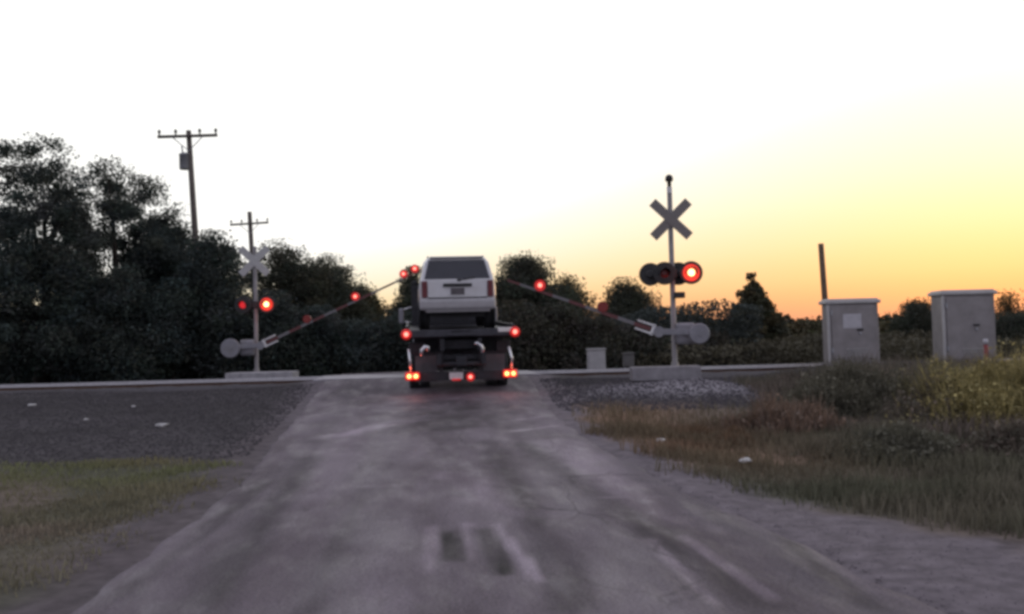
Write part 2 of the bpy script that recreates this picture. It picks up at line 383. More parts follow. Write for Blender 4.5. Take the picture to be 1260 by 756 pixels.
# stains, worn strips, tar repairs, dark patches and pale streaks that paint in sheen: each a stroke between two points of the road, with its own width and tone
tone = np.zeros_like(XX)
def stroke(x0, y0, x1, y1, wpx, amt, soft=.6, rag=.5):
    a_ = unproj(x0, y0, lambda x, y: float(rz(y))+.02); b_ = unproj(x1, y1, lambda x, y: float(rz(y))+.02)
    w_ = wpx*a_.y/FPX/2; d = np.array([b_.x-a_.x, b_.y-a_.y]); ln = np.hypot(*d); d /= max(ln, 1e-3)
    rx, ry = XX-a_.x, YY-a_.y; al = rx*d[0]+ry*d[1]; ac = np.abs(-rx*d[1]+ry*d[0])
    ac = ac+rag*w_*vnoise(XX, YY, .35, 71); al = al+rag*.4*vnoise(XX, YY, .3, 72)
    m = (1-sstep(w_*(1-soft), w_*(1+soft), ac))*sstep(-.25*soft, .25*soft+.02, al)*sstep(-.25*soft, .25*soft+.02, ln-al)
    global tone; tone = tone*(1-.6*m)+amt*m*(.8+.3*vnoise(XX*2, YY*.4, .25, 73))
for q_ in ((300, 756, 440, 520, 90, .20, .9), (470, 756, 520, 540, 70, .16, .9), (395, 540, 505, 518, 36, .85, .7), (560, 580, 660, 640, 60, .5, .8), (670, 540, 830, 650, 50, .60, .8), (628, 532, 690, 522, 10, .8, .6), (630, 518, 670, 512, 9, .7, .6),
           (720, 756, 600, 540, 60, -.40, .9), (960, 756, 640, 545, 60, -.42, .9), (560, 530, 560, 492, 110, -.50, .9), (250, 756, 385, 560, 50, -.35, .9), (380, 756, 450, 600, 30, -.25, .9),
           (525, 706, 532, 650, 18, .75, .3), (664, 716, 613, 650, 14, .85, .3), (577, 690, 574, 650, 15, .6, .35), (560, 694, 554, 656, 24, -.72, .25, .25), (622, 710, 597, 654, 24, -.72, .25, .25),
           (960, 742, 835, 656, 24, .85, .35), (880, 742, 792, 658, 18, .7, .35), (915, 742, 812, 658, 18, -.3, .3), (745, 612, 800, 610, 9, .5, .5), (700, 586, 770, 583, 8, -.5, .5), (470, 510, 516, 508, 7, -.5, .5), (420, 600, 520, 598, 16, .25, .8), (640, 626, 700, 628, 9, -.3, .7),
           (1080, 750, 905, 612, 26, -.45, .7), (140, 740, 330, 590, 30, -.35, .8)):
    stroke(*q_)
ZZ = roadz(XX, YY, UU)
a_, b_ = XX.shape; ix = np.arange(a_*b_).reshape(a_, b_)
q = np.stack([ix[:-1, :-1], ix[:-1, 1:], ix[1:, 1:], ix[1:, :-1]], -1).reshape(-1, 4)
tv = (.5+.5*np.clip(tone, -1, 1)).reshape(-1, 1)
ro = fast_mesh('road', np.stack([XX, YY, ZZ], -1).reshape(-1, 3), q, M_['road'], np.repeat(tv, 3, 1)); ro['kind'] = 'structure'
me = ro.data; l = me.uv_layers.new(name='UVMap'); li = np.zeros(len(me.loops), dtype=np.int32); me.loops.foreach_get('vertex_index', li)
l.data.foreach_set('uv', np.stack([OFF, YY], -1).reshape(-1, 2)[li].astype(np.float32).ravel())
me.polygons.foreach_set('use_smooth', np.ones(len(me.polygons), dtype=bool))

# ------------------------------------------------------------------ railway
BX = 70.0
bxs = axis((-15, 15), -600, 600, .3); prof = [(-2.5, -.12), (-2.0, .04), (-1.5, .17), (-1.25, .2), (-.6, .19), (0, .18), (.6, .19), (1.25, .2), (1.5, .17), (2.0, .04), (2.6, -.15)]
V = np.array([[(x, TRACK_Y+o+.05*float(vnoise(x, o, .5, 41)), .62+z+.03*float(vnoise(x, o*3, .35, 42))-(.30 if abs(x-float(road_c(TRACK_Y+o))) < 3.3 and abs(o) > 1.3 else 0)) for o, z in prof] for x in bxs])
a, b = V.shape[:2]; ix = np.arange(a*b).reshape(a, b)
q = np.stack([ix[:-1, :-1], ix[1:, :-1], ix[1:, 1:], ix[:-1, 1:]], -1).reshape(-1, 4)
M_['ballast'] = mat('ballast_stone', (.060, .055, .062), .95, 0, .4, 12, bump=.8)
fast_mesh('ballast', V.reshape(-1, 3), q, M_['ballast'])['kind'] = 'structure'
RZ = .93                                              # rail top
tr = empty('railway_track', (float(road_c(TRACK_Y)), TRACK_Y, .82))
tag(tr, 'single railway track with shiny worn rails crossing the road on a low ballast bank', 'railway track')
def rail_mesh():
    m = MB()
    def pr(pts, mi): m.prism(pts, Matrix.Translation((-600, 0, 0)) @ Matrix.Rotation(R(90), 4, 'Z') @ Matrix.Rotation(R(90), 4, 'X'), 1200, mi)
    pr([(-.036, .07), (.036, .07), (.036, .102), (.028, .11), (-.028, .11), (-.036, .102)], 0)
    pr([(-.009, -.03), (.009, -.03), (.009, .0697), (-.009, .0697)], 1)
    pr([(-.07, -.045), (.07, -.045), (.07, -.0303), (-.07, -.0303)], 1)
    return m
for s in (-1, 1):
    o = rail_mesh().build('rail', [M_['rail'], M_['railside']], tr); o.location = (0, s*.7175, 0)
tme = MB().box((0, 0, -.085), (.23, 2.6, .16), ch=.015).mesh('sleeper', M_['tie'])
rest = MB()
for k in range(-250, 251):
    x = k*.55
    if abs(x) < 3.2: continue
    if abs(k) <= 55:
        o = bpy.data.objects.new('sleeper', tme); col.objects.link(o); o.parent = tr; o.location = (x, random.uniform(-.04, .04), random.uniform(-.01, .01))
    else: rest.box((x, random.uniform(-.04, .04), -.085), (.23, 2.6, .16))
o = rest.build('far_sleepers', M_['tie'], tr); o['kind'] = 'stuff'
# crossing panels, as wide as the road
def slab(name, o0, o1, z, m):
    s = MB(); c0 = float(road_c(TRACK_Y+o0)); c1 = float(road_c(TRACK_Y+o1))
    s.prism([(c0-3.2, TRACK_Y+o0), (c0+2.8, TRACK_Y+o0), (c1+2.8, TRACK_Y+o1), (c1-3.2, TRACK_Y+o1)], Matrix.Translation((0, 0, z-.16)), .16)
    return s.build(name, m, None, .01)
M_['panel'] = mat('crossing_concrete', (.30, .285, .30), .55, 0, .2, 4, bump=.2)
for a_, b_ in ((-1.55, -.78), (-.63, .63), (.78, 1.55)):
    slab('crossing_panel', a_, b_, RZ-.005, M_['panel'])['kind'] = 'structure'

# ------------------------------------------------------------------ crossing signals
def disc_lamp(parent, loc, facing, lit, r=.28):
    """flasher: round backing disc, lens, hood. facing = rotation about z, 0 looks at the camera"""
    rt = Matrix.Rotation(R(facing), 4, 'Z')
    Md = Matrix.Translation(loc) @ rt @ Matrix.Rotation(R(90), 4, 'X')
    d = MB().lathe([(0, -.02), (r, -.02), (r, .0), (r-.01, .006), (.11, .006), (.11, .004)], Md, 32)
    d.lathe([(0, -.16), (.07, -.16), (.105, -.09), (.105, -.021)], Md, 20)
    disc = d.build('flasher_light', M_['lamp_black'], parent)
    n = 20; vs = []; fs = []
    for k in range(n+1):                               # hood: open-bottomed visor
        t = R(-20+220*k/n)
        for rr, z in ((.125, .007), (.13, .24 if 3 < k < n-3 else .15), (.118, .24 if 3 < k < n-3 else .15), (.113, .007)):
            vs.append((rr*math.cos(t), rr*math.sin(t), z))
    for k in range(n):
        for q_ in range(4): fs.append((k*4+q_, k*4+(q_+1) % 4, (k+1)*4+(q_+1) % 4, (k+1)*4+q_))
    MB().add(vs, fs, 0, Md, True).build('hood', M_['lamp_black'], disc)
    if lit == 'bright':
        MB().lathe([(0, .035), (.06, .03), (.085, .022)], Md, 24).build('lamp_bulb', E_CORE, disc)
        MB().lathe([(.0851, .0221), (.13, .008), (.19, .0095), (.205, .007)], Md, 24).build('lens', E_MID, disc)
    elif lit == 'dim':
        MB().lathe([(0, .03), (.06, .026), (.11, .008)], Md, 24).build('lens', E_DIM, disc)
    else:
        MB().lathe([(0, .03), (.06, .026), (.11, .008)], Md, 24).build('lens', M_['red_dark'], disc)
    return disc
def crossing_signal(name, label, base, arm_dir, arm_angle, arm_len, lamps, lights, blade_mat, bell, lampgap=.38, lamp_z=2.55, cb_z=3.85, top=4.65, cw=.6, cwr=.25, pvx=.06, gz_=1.15):
    t = empty(name, base); tag(t, label, 'crossing signal', 'gated flashing signals either side of the railway crossing')
    MB().box((0, 0, -.25), (.75, .75, .62), ch=.03).build('foundation', M_['conc'], t)
    MB().lathe([(.2, .06), (.2, .09), (.14, .16), (.075, .42), (.066, .43), (.062, top), (0, top+.02)], None, 20).build('mast', M_['mastp'], t)
    b = MB().lathe([(.0, .0), (.05, .0), (.05, .1), (.09, .12), (.1, .17), (.085, .24), (.03, .28), (0, .285)], Matrix.Translation((0, 0, top+.02)), 20)
    if bell: b.build('bell', M_['black'], t); MB().lathe([(.066, 0), (.066, .14)], Matrix.Translation((0, 0, top-.15)), 16).build('mast_band', M_['whitep'], t)
    for s, yy in ((-1, -.085), (1, -.1)):
        bl = MB().box((0, yy, cb_z), (1.22, .012, .23), (0, s*44, 0), ch=.004).build('crossbuck_blade', blade_mat, t)
    MB().box((0, -.075, cb_z), (.2, .012, .12)).build('crossbuck_bracket', M_['steel'], t)
    j = MB().box((0, 0, lamp_z), (.2, .2, .24), ch=.03); j.tube([(-lampgap, 0, lamp_z), (lampgap, 0, lamp_z)], .028); j.build('lamp_crossarm', M_['lamp_black'], t)
    for dx, dy, fc, lit in lamps: disc_lamp(t, (dx, dy, lamp_z), fc, lit)
    # gate mechanism
    z = gz_
    m = MB().box((-arm_dir*.26, .02, z-.06), (.46, .42, .52), ch=.06); m.box((-arm_dir*.26, -.2, z-.06), (.34, .02, .36), ch=.006)
    m.build('gate_mechanism', M_['silver'], t)
    ca, sa = math.cos(R(arm_angle)), math.sin(R(arm_angle)); ax = Vector((arm_dir*ca, 0, sa))
    piv = Vector((arm_dir*pvx, -.33, z))
    cwm = MB(); end = Vector((-arm_dir*cw, -.33, z-.03))
    cwm.lathe([(0, -.07), (.06, -.07), (.06, -.05), (cwr-.03, -.05), (cwr, -.03), (cwr, .03), (cwr-.03, .05), (.06, .05), (.06, .07), (0, .07)], Matrix.Translation(end+Vector((0, -.02, -.04))) @ Matrix.Rotation(R(90), 4, 'X'), 28)
    cwm.build('counterweight', M_['silver'], t)
    sup = MB(); rot = (0, -arm_angle*arm_dir, 0)
    sd_ = end-piv; sup.box((piv+end)/2, (sd_.length, .05, .14), (0, math.degrees(math.atan2(-sd_.z, sd_.x)), 0), ch=.01); sup.lathe([(0, -.06), (.13, -.06), (.13, .06), (0, .06)], Matrix.Translation(piv) @ Matrix.Rotation(R(90), 4, 'X'), 20)
    sup.build('arm_support', M_['silver'], t)
    cl = MB()
    nrm = Vector((-arm_dir*sa, 0, ca))
    for s in (-1, 1): cl.box(piv+ax*.33+nrm*s*.10, (.46, .09, .045), rot, ch=.01)
    cl.box(piv+ax*.14, (.07, .09, .27), rot, ch=.01)
    cl.build('arm_clamp', M_['whitep'], t)
    arm = MB(); seg = .41; k = 0; s0 = .2
    while s0 < arm_len-.01:
        s1 = min(s0+seg, arm_len); mid = piv+ax*((s0+s1)/2); hh = .095-.045*s0/arm_len
        arm.box(mid, (s1-s0-.001, .035, hh), rot, mi=k % 2); s0 = s1; k += 1
    armo = arm.build('gate_arm', [M_['red_stripe'], M_['white_stripe']], t)
    for dist, state in lights:
        c = piv+ax*dist+nrm*.13
        lb = MB().box(c-nrm*.06, (.1, .07, .06), rot); lb.lathe([(0, -.045), (.13, -.045), (.13, .045), (0, .045)], Matrix.Translation(c) @ Matrix.Rotation(R(90), 4, 'X'), 20)
        ho = lb.build('arm_light', M_['red_dark'] if state != 'on' else E_RED, armo)
        # its two lenses sit on the drum's faces
        if state == 'on': 
            for q_ in (.046, -.056): MB().lathe([(0, .012), (.035, .009), (.05, 0)], Matrix.Translation(c+Vector((0, -q_ if q_ > 0 else -q_-.01, 0))) @ Matrix.Rotation(R(90 if q_ > 0 else -90), 4, 'X'), 16).build('arm_light_lens', E_PINK, armo)
    return t
rm = P(829, 400, 23.5); lm = P(315, 400, 31.5)
RB = Vector((rm.x, 23.5, .78)); LB = Vector((lm.x, 31.5, .72))
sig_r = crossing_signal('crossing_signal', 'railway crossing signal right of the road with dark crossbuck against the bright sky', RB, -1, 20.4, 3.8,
    [(-.20, -.12, 0, 'off'), (.44, -.12, 0, 'bright'), (-.50, .14, 165, 'off'), (.18, .16, 165, 'off')], [(1.45, 'off'), (3.02, 'on')], mat('sign_backlit_tone', (.20, .19, .18), .6, 0, .12, 6), True, .5, cw=.54, pvx=.42)  # crossbuck blades get a darker sign colour, painting in their backlit shade
MB().box((.15, -.06, 2.02), (.26, .14, .15), ch=.02).build('junction_box', M_['black'], sig_r)
sig_l = crossing_signal('crossing_signal', 'railway crossing signal left of the road, beyond the track, with pale crossbuck before dark trees', LB, 1, 23.7, 5.55,
    [(-.38, -.12, 0, 'dim'), (.38, -.12, 0, 'bright'), (-.38, .14, 180, 'off'), (.38, .14, 180, 'off')], [(1.7, 'off'), (3.4, 'on'), (5.1, 'on'), (5.5, 'on')], M_['sign'], False, .38, 2.47, 3.88, 4.35, cw=.74, cwr=.31, pvx=.22)

# ------------------------------------------------------------------ concrete pads and gravel around the signals
def slab_thing(px0, px1, py, Y, th, dep, label, m=M_['concl'], z=None):
    a_ = P(px0, py, Y); b_ = P(px1, py, Y); o = MB().box(((a_.x+b_.x)/2, Y, a_.z-th/2), (b_.x-a_.x, dep, th), ch=.02).build('concrete_pad', m)
    return tag(o, label, 'concrete pad')
slab_thing(282, 364, 459, 29.6, .22, .9, 'narrow pale concrete pad at the foot of the left crossing signal')
slab_thing(776, 860, 452, 22.75, .32, .55, 'grey concrete pad beside the right crossing signal above the gravel mound', M_['conc'])

# ------------------------------------------------------------------ tow truck
def wheel(mb, c, r, wd, rim=None):
    M0 = Matrix.Translation(c) @ Matrix.Rotation(R(90), 4, 'Y')
    h = wd/2
    mb.lathe([(r*.56, -h*.8), (r*.6, -h), (r*.92, -h), (r, -h*.8), (r, h*.8), (r*.92, h), (r*.6, h), (r*.56, h*.8)], M0, 32)
    if rim is not None: rim.lathe([(0, -h*.6), (r*.2, -h*.65), (r*.3, -h*.3), (r*.5, -h*.4), (r*.56, -h*.82), (r*.56, h*.82), (r*.5, h*.4), (r*.3, h*.3), (r*.2, h*.65), (0, h*.6)], M0, 24)
HEAD = 5.85
TY = 22.0; tz = float(rz(TY))+.025
truck = empty('tow_truck', (P(567, 420, TY).x, TY, tz), (2.1, 0, HEAD))
tag(truck, 'flatbed tow truck seen from behind, lit tail lamps, carrying a pale suv over the tracks', 'tow truck')
D = 1.46                                              # deck height
b = MB(); b.box((0, 3.0, D-.06), (2.36, 5.9, .10), ch=.01)
for s in (-1, 1): b.box((s*1.2, 3.0, D-.02), (.07, 5.9, .24), ch=.012)
for k in range(9): b.box((0, .35+k*.66, D-.15), (2.2, .08, .08))
b.build('flat_bed', M_['deck'], truck)
b = MB(); b.box((0, .0, D-.07), (2.36, .05, .16), ch=.012); b.box((0, -.045, D-.11), (.62, .04, .05), ch=.008); b.box((.02, -.045, D-.01), (.38, .04, .04), ch=.008)
b.build('bed_tail', mat('tail_steel', (.055, .055, .064), .5, .3, .3, 6), truck)
b = MB().box((-.42, 3.9, D-.33), (.09, 8.0, .26)).box((.42, 3.9, D-.33), (.09, 8.0, .26)).box((0, 1.0, D-.36), (.85, .12, .22)).box((0, .35, D-.34), (.85, .12, .2)); b.box((0, 1.15, .98), (2.1, .05, .74)); b.build('chassis', M_['chassis'], truck)
b = MB().box((0, .14, .42), (2.1, .09, .2), ch=.015).box((-.45, .18, .72), (.09, .09, .5)).box((.45, .18, .72), (.09, .09, .5)); b.box((0, .25, .84), (1.1, .1, .1)); b.build('rear_bumper', M_['chassis'], truck)
b = MB().box((0, .3, .75), (.24, .9, .2), ch=.02).tube([(-.55, .02, .69), (.55, .02, .69)], .055).box((-.5, .0, .8), (.1, .12, .25)).box((.5, .0, .8), (.1, .12, .25)); b.build('wheel_lift', M_['chassis'], truck)
for s in (-1, 1):
    for yy in (1.75,):
        for xx in (.80, 1.06):
            t_ = MB(); r_ = MB(); wheel(t_, (s*xx, yy, .47), .47, .235, r_); to = t_.build('tyre', M_['rubber'], truck); r_.build('rim', M_['steel'], to)
    t_ = MB(); r_ = MB(); wheel(t_, (s*.98, 6.75, .47), .47, .25, r_); to = t_.build('tyre', M_['rubber'], truck); r_.build('rim', M_['steel'], to)
    fl = MB(); n = 8
    for k in range(n): fl.box((s*.78, .52+.012*math.sin(k*.8), .27+.075*k+.0375), (.5, .014, .0752))
    fl.build('mud_flap', M_['flap'], truck)
    MB().box((s*.78, .53, .91), (.58, .06, .06)).build('flap_hanger', M_['chassis'], truck)
    # lower tail lamp: housing with two lit lenses
    h = MB().box((s*1.1, .06, .44), (.34, .10, .19), ch=.05).build('tail_light', E_RED, truck)
    for dx in (-.075, .075): MB().lathe([(0, .02), (.038, .014), (.05, 0)], Matrix.Translation((s*1.1+dx, .009, .44)) @ Matrix.Rotation(R(90), 4, 'X'), 18).build('bulb_lens', E_TAIL, h)
    # upper marker lamp at the bed corner
    h = MB().lathe([(0, 0), (.115, 0), (.115, .05), (.095, .07), (0, .085)], Matrix.Translation((s*1.22, -.02, 1.385)) @ Matrix.Rotation(R(90), 4, 'X'), 20).build('marker_light', E_RED, truck)
    MB().lathe([(.0, .012), (.04, .01), (.05, 0)], Matrix.Translation((s*1.22, -.102, 1.385)) @ Matrix.Rotation(R(90), 4, 'X'), 16).build('bulb_lens', E_PINK, h)
    # thin stay between the lamp bracket and the bed
    MB().tube([(s*1.14, .05, .54), (s*1.15, .05, .78), (s*(1.08 if s > 0 else 1.17), .06, 1.05)], .028).build('lamp_stay', M_['chrome'], truck)
    # chain loop hanging from the bed
    c_ = MB(); x0 = -.80 if s < 0 else .42
    c_.tube([(x0-.10, -.06, .90), (x0-.075, -.06, 1.02), (x0-.01, -.06, 1.10), (x0+.05, -.06, 1.08), (x0+.06, -.06, 1.0)] if s < 0 else [(x0-.12, -.06, 1.14), (x0-.05, -.06, 1.15), (x0+.03, -.06, 1.09), (x0+.06, -.06, 1.0), (x0+.045, -.06, .93)], [.03, .045, .05, .05, .035], 10).build('tow_hook', M_['chrome'], truck)
    MB().box((s*1.0, .62, 1.05), (.34, .3, .26), ch=.02).build('tool_box', M_['chassis'], truck)
MB().box((1.0, -.035, 1.44), (.32, .03, .1), ch=.008).build('reflector', M_['amber'], truck)
pl = MB().box((-.12, .05, .42), (.31, .015, .16), ch=.004).build('license_plate', M_['plate'], truck)
MB().box((-.12, .035, .335), (.2, .05, .04), ch=.01).build('plate_lamp', E_RED, truck)
h = MB().lathe([(0, 0), (.095, 0), (.095, .03), (0, .04)], Matrix.Translation((.2, .07, .385)) @ Matrix.Rotation(R(90), 4, 'X'), 20).build('stop_light', E_RED, truck)
MB().lathe([(0, .012), (.03, .01), (.04, 0)], Matrix.Translation((.2, .029, .39)) @ Matrix.Rotation(R(90), 4, 'X'), 16).build('bulb_lens', E_PINK, h)
def spill(parent, loc, watts, colr=(1, .12, .06)):
    l = bpy.data.lights.new('lamp_glow', 'POINT'); l.energy = watts; l.color = colr; l.shadow_soft_size = .06
    o = bpy.data.objects.new('lamp_glow', l); col.objects.link(o); o.parent = parent; o.location = loc
for s in (-1, 1): spill(truck, (s*1.1, -.12, .44), 2.5)
spill(sig_r, (.44, -.45, 2.55), 4); spill(sig_l, (.38, -.45, 2.47), 4)
# cab: side outline extruded across
cabp = [(6.05, .62), (6.05, 2.25), (6.2, 2.36), (7.1, 2.34), (7.3, 2.24), (7.72, 1.58), (8.35, 1.42), (8.5, 1.2), (8.52, .62), (7.3, .62), (7.2, .95), (6.75, 1.05), (6.3, .95), (6.2, .62)]
Mx = Matrix(((0, 0, 1, -1.08), (1, 0, 0, 0), (0, 1, 0, 0), (0, 0, 0, 1)))
cabo = MB().prism(cabp, Mx, 2.16).build('cab', M_['cab'], truck, .06)
MB().box((0, 6.035, 1.85), (1.5, .02, .5), ch=.004).build('cab_rear_window', M_['glass'], cabo)
for s in (-1, 1):
    MB().prism([(6.35, 1.5), (6.35, 2.15), (7.15, 2.15), (7.55, 1.5)], Matrix(((0, 0, 1, s*1.087-.006), (1, 0, 0, 0), (0, 1, 0, 0), (0, 0, 0, 1))), .012).build('cab_side_window', M_['glass'], cabo)
    mm = MB().box((s*1.40, 7.35, 1.74), (.15, .1, .44), ch=.03); mi_ = mm.build('wing_mirror', M_['cab'], truck)
    MB().tube([(s*1.07, 7.4, 1.55), (s*1.34, 7.37, 1.56)], .02).tube([(s*1.07, 7.4, 2.0), (s*1.34, 7.37, 1.93)], .02).build('mirror_arm', M_['chrome'], mi_)
MB().prism([(7.34, 2.17), (7.70, 1.60), (7.715, 1.61), (7.36, 2.18)], Matrix(((0, 0, 1, -.95), (1, 0, 0, .02), (0, 1, 0, .02), (0, 0, 0, 1))), 1.9).build('windscreen', M_['glass'], cabo)
hb = MB().box((-1.05, 5.95, D+.55), (.08, .08, 1.15)).box((1.05, 5.95, D+.55), (.08, .08, 1.15)).box((0, 5.95, D+1.1), (2.18, .07, .08)).box((0, 5.95, D+.5), (2.1, .05, .06)); hb.box((0, 5.95, D+.55), (2.02, .03, 1.05)); hb.build('headboard', M_['chassis'], truck)

# ------------------------------------------------------------------ suv on the bed
tm = Matrix.Translation(truck.location) @ Euler([R(2.1), 0, R(HEAD)]).to_matrix().to_4x4()
so_ = tm @ Vector((-.03, .35, D-.005))
suv = empty('suv', so_, (2.1, 0, HEAD)); tag(suv, 'pale silver suv with dark rear window riding on the flatbed tow truck', 'suv')
W = .885
st = [  # y, lean above belt, zb, belt, roof, wl, wr
    (.10, .50, .50, 1.13, 1.66, W-.03, .70), (.22, .42, .48, 1.13, 1.69, W, .715), (.75, .1, .40, 1.12, 1.705, W, .73), (1.6, 0, .36, 1.10, 1.71, W, .735),
    (2.5, -.12, .36, 1.08, 1.665, W, .725), (3.0, -.55, .36, 1.06, 1.59, W, .70), (3.18, -.2, .34, 1.03, 1.12, W, .80), (4.2, 0, .36, .95, 1.02, W-.04, .74), (4.42, 0, .42, .85, .92, W-.12, .66)]
def section(s):
    y, ln, zb, zt, zr, wl, wr = s
    pts = [(0, zb), (.8*wl, zb), (.97*wl, zb+.07), (wl, zb+.28), (wl*1.0, zt-.16), (.972*wl, zt), (wr+.035, zr-.13), (wr-.06, zr-.02), (0, zr+.012)]
    out = [(x, y+ln*max(0, (z-zt)), z) for x, z in pts]
    return out
body = MB(); vs = []; fs = []; nS = 0
secs = []
for s in st:
    h_ = section(s); full = h_+[(-x, y, z) for x, y, z in reversed(h_[1:-1])]; secs.append(len(vs)); vs += full; nS = len(full)
for i in range(len(st)-1):
    for k in range(nS): a_, b_ = secs[i], secs[i+1]; fs.append((a_+k, a_+(k+1) % nS, b_+(k+1) % nS, b_+k))
nh = 9
for base_ in (secs[0], secs[-1]):
    def mir(j): return base_+(nS-j if 0 < j < nh-1 else j)
    for j in range(nh-1):
        f = [base_+j, base_+j+1, mir(j+1), mir(j)]; f = list(dict.fromkeys(f))
        if len(f) > 2: fs.append(tuple(f))
body.add(vs, fs, 0, None, False); bo = body.build('body', M_['suv'], suv, .035)
def rear_y(z): return .10+.50*max(0, z-1.13)
def rear_panel(name, z0, z1, w0, w1, m, off=.012, th=.02, parent=suv, xc=0, bev=.01):
    y0, y1 = rear_y(z0)-off, rear_y(z1)-off
    v_ = [(xc-w0, y0, z0), (xc+w0, y0, z0), (xc+w1, y1, z1), (xc-w1, y1, z1)]
    vv = v_+[(x, y+th, z) for x, y, z in v_]
    return MB().add(vv, [(0, 1, 2, 3), (7, 6, 5, 4), (0, 4, 5, 1), (1, 5, 6, 2), (2, 6, 7, 3), (3, 7, 4, 0)]).build(name, m, parent, bev)
rear_panel('rear_window', 1.165, 1.60, .755, .645, M_['glass'], .014, .03)
tg = rear_panel('tailgate', .73, 1.15, .68, .70, M_['suv'], .03, .05, bev=.02)
MB().box((0, .045, 1.02), (.66, .03, .075), ch=.01).build('tailgate_garnish', M_['black'], tg)
MB().box((0, .055, .88), (.33, .02, .17), ch=.006).build('plate_recess', M_['suvbump'], tg)
MB().box((0, .043, .88), (.3, .01, .14), ch=.003).build('suv_license_plate', M_['flap'], tg)
MB().box((0, .06, .715), (1.35, .03, .035)).build('tailgate_gap', M_['black'], suv)
MB().tube([(.02, .085, 1.13), (.22, .075, 1.16), (.40, .09, 1.20)], .014).tube([(0, .095, 1.13), (.08, .08, 1.135)], .03).build('rear_wiper', M_['black'], suv)
bp = MB().box((0, .09, .58), (2*W-.02, .26, .26), ch=.07); bp.box((0, .12, .44), (2*W-.3, .2, .08), ch=.02); bp.build('rear_bumper', M_['suvbump'], suv)
for s in (-1, 1):
    tl = MB().box((s*.755, .11, .93), (.125, .12, .38), ch=.02); tl.build('tail_lamp', mat('tail_lens_off', (.14, .03, .035), .25, 0, .2, 15), suv)
    # side windows follow the leaning side between belt and roof
    def side(y0, y1, y2, y3, n_):
        def pt(y, z, o):
            k = (z-1.10)/(1.55-1.10); x = (W*.972)*(1-k)+.765*k; return (s*(x+o), y, z)
        v_ = [pt(y0, 1.15, .008), pt(y1, 1.15, .008), pt(y2, 1.50, .008), pt(y3, 1.50, .008)]; vv = v_+[(x-s*.02, y, z) for x, y, z in v_]
        MB().add(vv, [(0, 1, 2, 3), (7, 6, 5, 4), (0, 4, 5, 1), (1, 5, 6, 2), (2, 6, 7, 3), (3, 7, 4, 0)]).build(n_, M_['glass'], suv)
    side(.45, .98, .98, .62, 'quarter_window'); side(1.08, 1.95, 1.92, 1.08, 'side_window'); side(2.03, 2.95, 2.62, 2.03, 'side_window')
    MB().tube([(s*.65, .75, 1.68), (s*.65, .85, 1.715), (s*.65, 1.9, 1.715), (s*.65, 2.0, 1.68)], .018).build('roof_rail', M_['black'], suv)
    for yy in (.92, 3.55):
        t_ = MB(); r_ = MB(); wheel(t_, (s*.76, yy, .36), .36, .235, r_); to = t_.build('wheel', M_['rubber'], suv); r_.build('rim', M_['steel'], to)
        arch = MB(); M0 = Matrix.Translation((s*(W-.015), yy, .37)) @ Matrix.Rotation(R(90), 4, 'Y'); arch.lathe([(.37, -.02), (.43, -.02), (.43, .025), (.37, .025), (.37, -.02)], M0, 28); arch.build('wheel_arch', M_['black'], suv)
    MB().box((s*.97, 2.85, 1.14), (.15, .09, .13), ch=.03).build('door_mirror', M_['black'], suv)
    MB().box((s*(W+.004), 1.75, .95), (.02, .16, .03), ch=.006).build('door_handle', M_['suv'], suv)
MB().box((0, .385, 1.675), (1.24, .2, .035), ch=.012).build('spoiler', M_['suv'], suv)
MB().box((0, 2.3, .34), (1.3, 3.6, .12)).build('underbody', M_['black'], suv)

# ------------------------------------------------------------------ signal cabinets
def cabinet(label, px0, px1, top, bot, Y, depth, yaw, sheet_, slopetop=0):
    a_ = P(px0, bot, Y); b_ = P(px1, bot, Y); zt = P((px0+px1)/2, top, Y).z; z0 = P((px0+px1)/2, bot, Y).z
    wd = b_.x-a_.x; h = zt-z0; gnd = z0
    t = empty('signal_cabinet', ((a_.x+b_.x)/2, Y+depth/2, gnd), (0, 0, yaw)); tag(t, label, 'signal cabinet', 'metal signal cabinets by the track')
    MB().box((0, 0, h/2-.03), (wd, depth, h-.06), ch=.02).build('cabinet_body', M_['cabinet'], t)
    MB().box((0, 0, h-.05), (wd+.12, depth+.12, .09), ch=.02).box((0, 0, h+.01), (wd+.02, depth+.02, .05), ch=.02).build('roof', M_['cabtrim'], t)
    MB().box((0, 0, -.15), (wd+.14, depth+.14, .3), ch=.02).build('plinth', M_['conc'], t)
    d_ = MB().box((0, -depth/2-.012, h/2-.04), (wd-.16, .024, h-.26), ch=.008).build('door', M_['cabinet'], t)
    MB().box((wd*.12, -depth/2-.045, h*.52), (.16, .03, .05), ch=.01).tube([(wd*.12, -depth/2-.04, h*.52), (wd*.12, -depth/2-.075, h*.52)], .02).build('door_handle', M_['black'], d_)
    for k in (-1, 1): MB().box((-wd/2+.075, -depth/2-.035, h/2+k*h*.3), (.04, .03, .12)).build('hinge', M_['steel'], d_)
    MB().box((-wd/2+.0, -depth/2+.0, h/2-.05), (.06, .06, h-.12), ch=.012).build('corner_trim', M_['cabtrim'], t)
    lv = MB()
    for k in range(6): lv.box((wd*.05, -depth/2-.03, .16+k*.035), (wd*.42, .014, .016), (25, 0, 0))
    lv.build('vent', M_['cabtrim'], d_)
    MB().box((wd*.12, -depth/2-.05, h*.46), (.05, .025, .06), ch=.008).build('padlock', M_['steel'], d_)
    MB().tube([(wd/2+.045, -.05, -.2), (wd/2+.045, -.05, h*.55), (wd/2-.02, -.05, h*.60)], .028).build('conduit', M_['steel'], t)
    if sheet_: MB().box((-wd*.03, -depth/2-.028, h*.66), (.46, .006, .36)).build('notice', M_['notice'], d_)
    return t
cabinet('grey metal signal cabinet with a pale notice on its door', 1021, 1083, 369, 446, 24.6, .5, 0, True)
